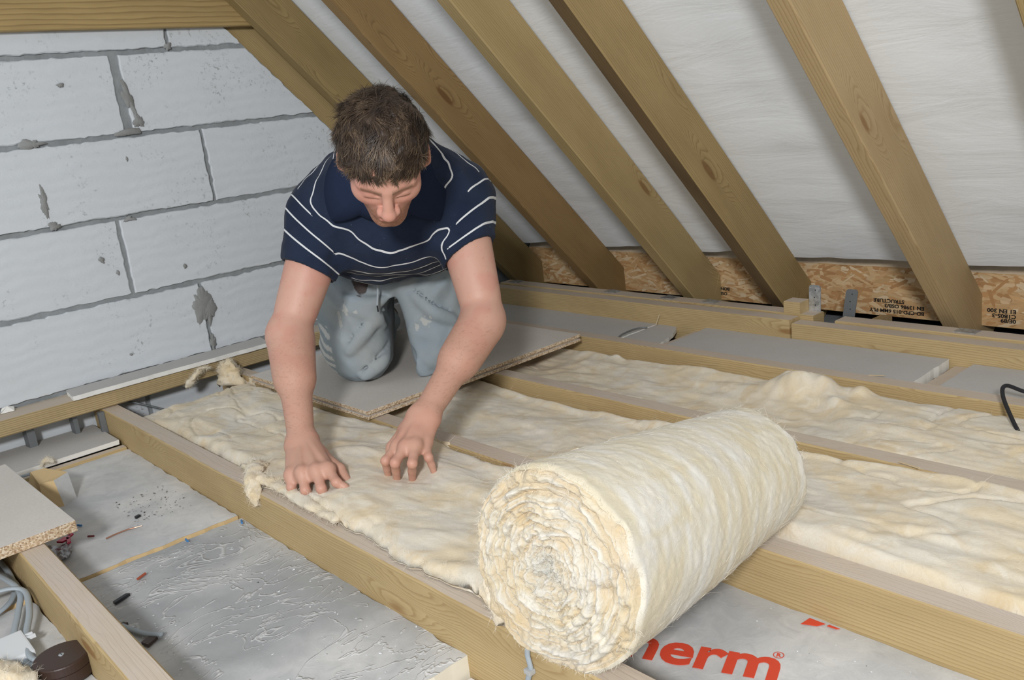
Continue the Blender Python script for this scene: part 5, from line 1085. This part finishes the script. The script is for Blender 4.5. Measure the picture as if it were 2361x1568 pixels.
cc_ = TR.mix(TR.ramp(n1, [(.35, 0.), (.7, 1.)]), (.285, .345, .39), (.345, .37, .375)); cc_ = TR.mix(TR.ramp(n2, [(.55, 0.), (.8, .45)]), cc_, (.26, .27, .26))
cc_ = TR.mix(TR.ramp(TR.noise(_v, 24, 5, .6, .8), [(.69, 0.), (.73, .85)]), cc_, (.55, .53, .46))
ps = TR.n('ShaderNodeAttribute', attribute_name='stain').outputs['Fac']; cc_ = TR.mix(TR.ramp(TR.math('ADD', ps, TR.math('MULTIPLY_ADD', n2, .8, -.4)), [(.46, 0.), (.54, .92)]), cc_, (.075, .052, .046))
pa = TR.n('ShaderNodeAttribute', attribute_name='paint').outputs['Fac']; cc_ = TR.mix(TR.ramp(TR.math('ADD', pa, TR.math('MULTIPLY_ADD', TR.noise(_v, 60, 4, .6, 1.), 1.6, -.8)), [(.68, 0.), (.78, .6)]), cc_, (.55, .55, .51))
bs = TR.n('ShaderNodeAttribute', attribute_name='side_stripe').outputs['Fac']; cc_ = TR.mix(TR.math('MULTIPLY', bs, .8), cc_, (.68, .69, .67))
TR.col(cc_); TR.bump(TR.math('ADD', wv, TR.math('MULTIPLY', n2, 2.5)), .2, .003)
me = mesh_from('trousers', v, f, [TR.m], True)
S1 = V([.700, 1.112, .322]); S2 = V([.734, 1.0873, .284])
sm = np.maximum(np.exp(-(((v - S1) @ LAT / .024) ** 2 + ((v - S1)[:, 2] / .055) ** 2)), .9 * np.exp(-(((v - S2) @ LAT / .022) ** 2 + ((v - S2)[:, 2] / .028) ** 2))); attr(me, 'stain', sm * ((v - J_['pel']) @ T > -.2))
lat_v = (v - kn0) @ LAT; z_ = v[:, 2]; outer = (lat_v < -.158); chv = (np.mod((z_ + (v - kn0) @ V([.767, -.64, 0]) * .6) / .03, 1) < .5)
pw = np.zeros(len(v))
for q_, ry_, rz_ in ((V([.8418, 1.1928, .1775]), .016, .022), (V([.8236, 1.1763, .1625]), .010, .016), (V([.85, 1.205, .19]), .006, .010), (V([.7198, 1.0405, .235]), .010, .03), (V([.6975, 1.0314, .205]), .008, .04), (V([.735, 1.06, .225]), .012, .008)):
    dq = v - q_; pw = np.maximum(pw, np.exp(-((dq @ LAT / ry_) ** 2 + (dq[:, 2] / rz_) ** 2)))
attr(me, 'paint', pw * ((v - kn0) @ V([.767, -.64, 0]) > -.05))
attr(me, 'side_stripe', (outer & chv & (z_ < .19)) * 1.0)
o = link('trousers', me); at_parent(o, MAN)
DS = plain('drawstring_cord', (.40, .45, .48, 1), .8)
cpt = [V([.7851, 1.1178, .3389]), V([.7881, 1.1060, .3015]), V([.7919, 1.0960, .2658]), V([.7946, 1.0880, .2396])]
DSO = MB().tube(spline([tuple(p) for p in cpt], 8), .0028, 8).build('drawstring', DS, smooth=True); at_parent(DSO, MAN)
o = MB().tube([tuple(cpt[-1]), tuple(cpt[-1] - V([0, 0, .016]))], .002, 8).build('cord_tip', BLACK); at_parent(o, MAN)
# ---- shoes behind the knees
for s_ in (-1, 1):
    k_ = J_['knL'] if s_ < 0 else J_['knR']; an = k_ + V([-.33, .275, -.045]); g = Grid(an - .16, an + .16, .006); dd = V([-.75, .62, -.1]); dd /= np.linalg.norm(dd)
    g.cap(an - V([0, 0, .0]), an + dd * .08, .048, .042, 0); g.cap(an + dd * .08, an + dd * .10 - V([0, 0, .03]), .042, .035, .02); g.plane((0, 0, .023), (0, 0, -1.))
    vq, fq = g.mesh(); o = link('shoe', mesh_from('shoe', vq, fq, [plain('shoe_leather', (.12, .09, .06, 1), .6)], True)); at_parent(o, MAN)
# ---- hair: cap plus strands
g = Grid(HC - .15, HC + .16, .0026); g.rs = HS
g.ell(hp(0, -.013, .031), HA, (.089, .105, .102), 0)
X, Y, Z = g.xyz(); D_ = (np.stack([X, Y, Z], -1) - HC) / HS; hx_, hy_, hz_ = D_ @ hR, D_ @ hF, D_ @ hU
line = .060 - .30 * np.maximum(0, .072 - hy_) - .45 * np.maximum(0, .03 - hy_) * 0 - .10 * np.exp(-((np.abs(hx_) - .072) / .018) ** 2) * np.exp(-((hy_ - .012) / .02) ** 2) * .4
line = np.where(hy_ < .03, .040 - .95 * (.03 - hy_), .040 + .34 * (hy_ - .03)); line = np.maximum(line, -.085) + .012 * fbm(hx_ * 60, hy_ * 40, 0., 3, 6)
g.F += (.006 * fbm(hx_ * 45, hy_ * 30, hz_ * 30, 3, 9)).astype(np.float32)
g.F = np.maximum(g.F, (line - hz_).astype(np.float32))
hv, hf = g.mesh(); hv = lsmooth(hv, hf, 1)
HAIR = MT('brown_hair', .5, .35); hr_ = HAIR.n('ShaderNodeAttribute', attribute_name='shade').outputs['Fac']; HAIR.col(HAIR.ramp(hr_, [(0, (.022, .014, .010)), (.5, (.062, .040, .026)), (1, (.25, .17, .105))]))
me1 = mesh_from('hair', hv, hf, [HAIR.m], True); attr(me1, 'shade', .25 + .3 * fbm(hv[:, 0] * 60, hv[:, 1] * 60, hv[:, 2] * 60, 3, 2)); HO = link('hair', me1); at_parent(HO, MAN)
lx, ly, lz = hloc(hv); cnr = hp(0, -.02, .034); nrm = hv - cnr; nrm /= np.linalg.norm(nrm, axis=1)[:, None]
top = np.where(np.linalg.norm((np.stack([lx, ly + .012, lz - .031], 1) / V([.089, .105, .102])), axis=1) > .93)[0]
r = np.random.default_rng(3); nh = 15000; idx = r.choice(top, nh); p = hv[idx] + r.normal(0, .001, (nh, 3)); nn = nrm[idx]
lxi, lyi, lzi = lx[idx], ly[idx], lz[idx]
sw = vnoise(lxi * 30, lyi * 30, lzi * 30, 31)[:, None]; sw2 = vnoise(lxi * 30, lyi * 30, lzi * 30, 37)[:, None]
cla = vnoise(lxi * 75, lyi * 45, lzi * 45, 57)[:, None]; clb = vnoise(lxi * 75, lyi * 45, lzi * 45, 63)[:, None]
d = hR * cla * 1.1 + hF * clb * .7 - hU * (.22 * ss(.03, .07, lyi))[:, None] + hF * (1.0 * ss(-.10, .04, lyi)[:, None]) - hF * (.55 * (1 - ss(-.12, -.06, lyi))[:, None]) - hU * (1.0 * (1 - ss(.02, .07, lzi)))[:, None] + hR * (.35 + sw * .9) + hF * sw2 * .6 + r.normal(0, .16, (nh, 3))
d -= nn * np.sum(d * nn, 1)[:, None] * .9; d /= np.linalg.norm(d, axis=1)[:, None]; d = d + nn * (.30 + .25 * np.abs(sw) + .15 * r.random((nh, 1))); d /= np.linalg.norm(d, axis=1)[:, None]
L = r.uniform(.014, .030, nh) * (1 - .45 * (1 - ss(-.02, .04, lzi))) * (1 - .35 * ss(.055, .08, lyi)); side = np.cross(d, nn); side /= np.linalg.norm(side, axis=1)[:, None] + 1e-9; cur = p - nn * .003; pts = []; shd = []
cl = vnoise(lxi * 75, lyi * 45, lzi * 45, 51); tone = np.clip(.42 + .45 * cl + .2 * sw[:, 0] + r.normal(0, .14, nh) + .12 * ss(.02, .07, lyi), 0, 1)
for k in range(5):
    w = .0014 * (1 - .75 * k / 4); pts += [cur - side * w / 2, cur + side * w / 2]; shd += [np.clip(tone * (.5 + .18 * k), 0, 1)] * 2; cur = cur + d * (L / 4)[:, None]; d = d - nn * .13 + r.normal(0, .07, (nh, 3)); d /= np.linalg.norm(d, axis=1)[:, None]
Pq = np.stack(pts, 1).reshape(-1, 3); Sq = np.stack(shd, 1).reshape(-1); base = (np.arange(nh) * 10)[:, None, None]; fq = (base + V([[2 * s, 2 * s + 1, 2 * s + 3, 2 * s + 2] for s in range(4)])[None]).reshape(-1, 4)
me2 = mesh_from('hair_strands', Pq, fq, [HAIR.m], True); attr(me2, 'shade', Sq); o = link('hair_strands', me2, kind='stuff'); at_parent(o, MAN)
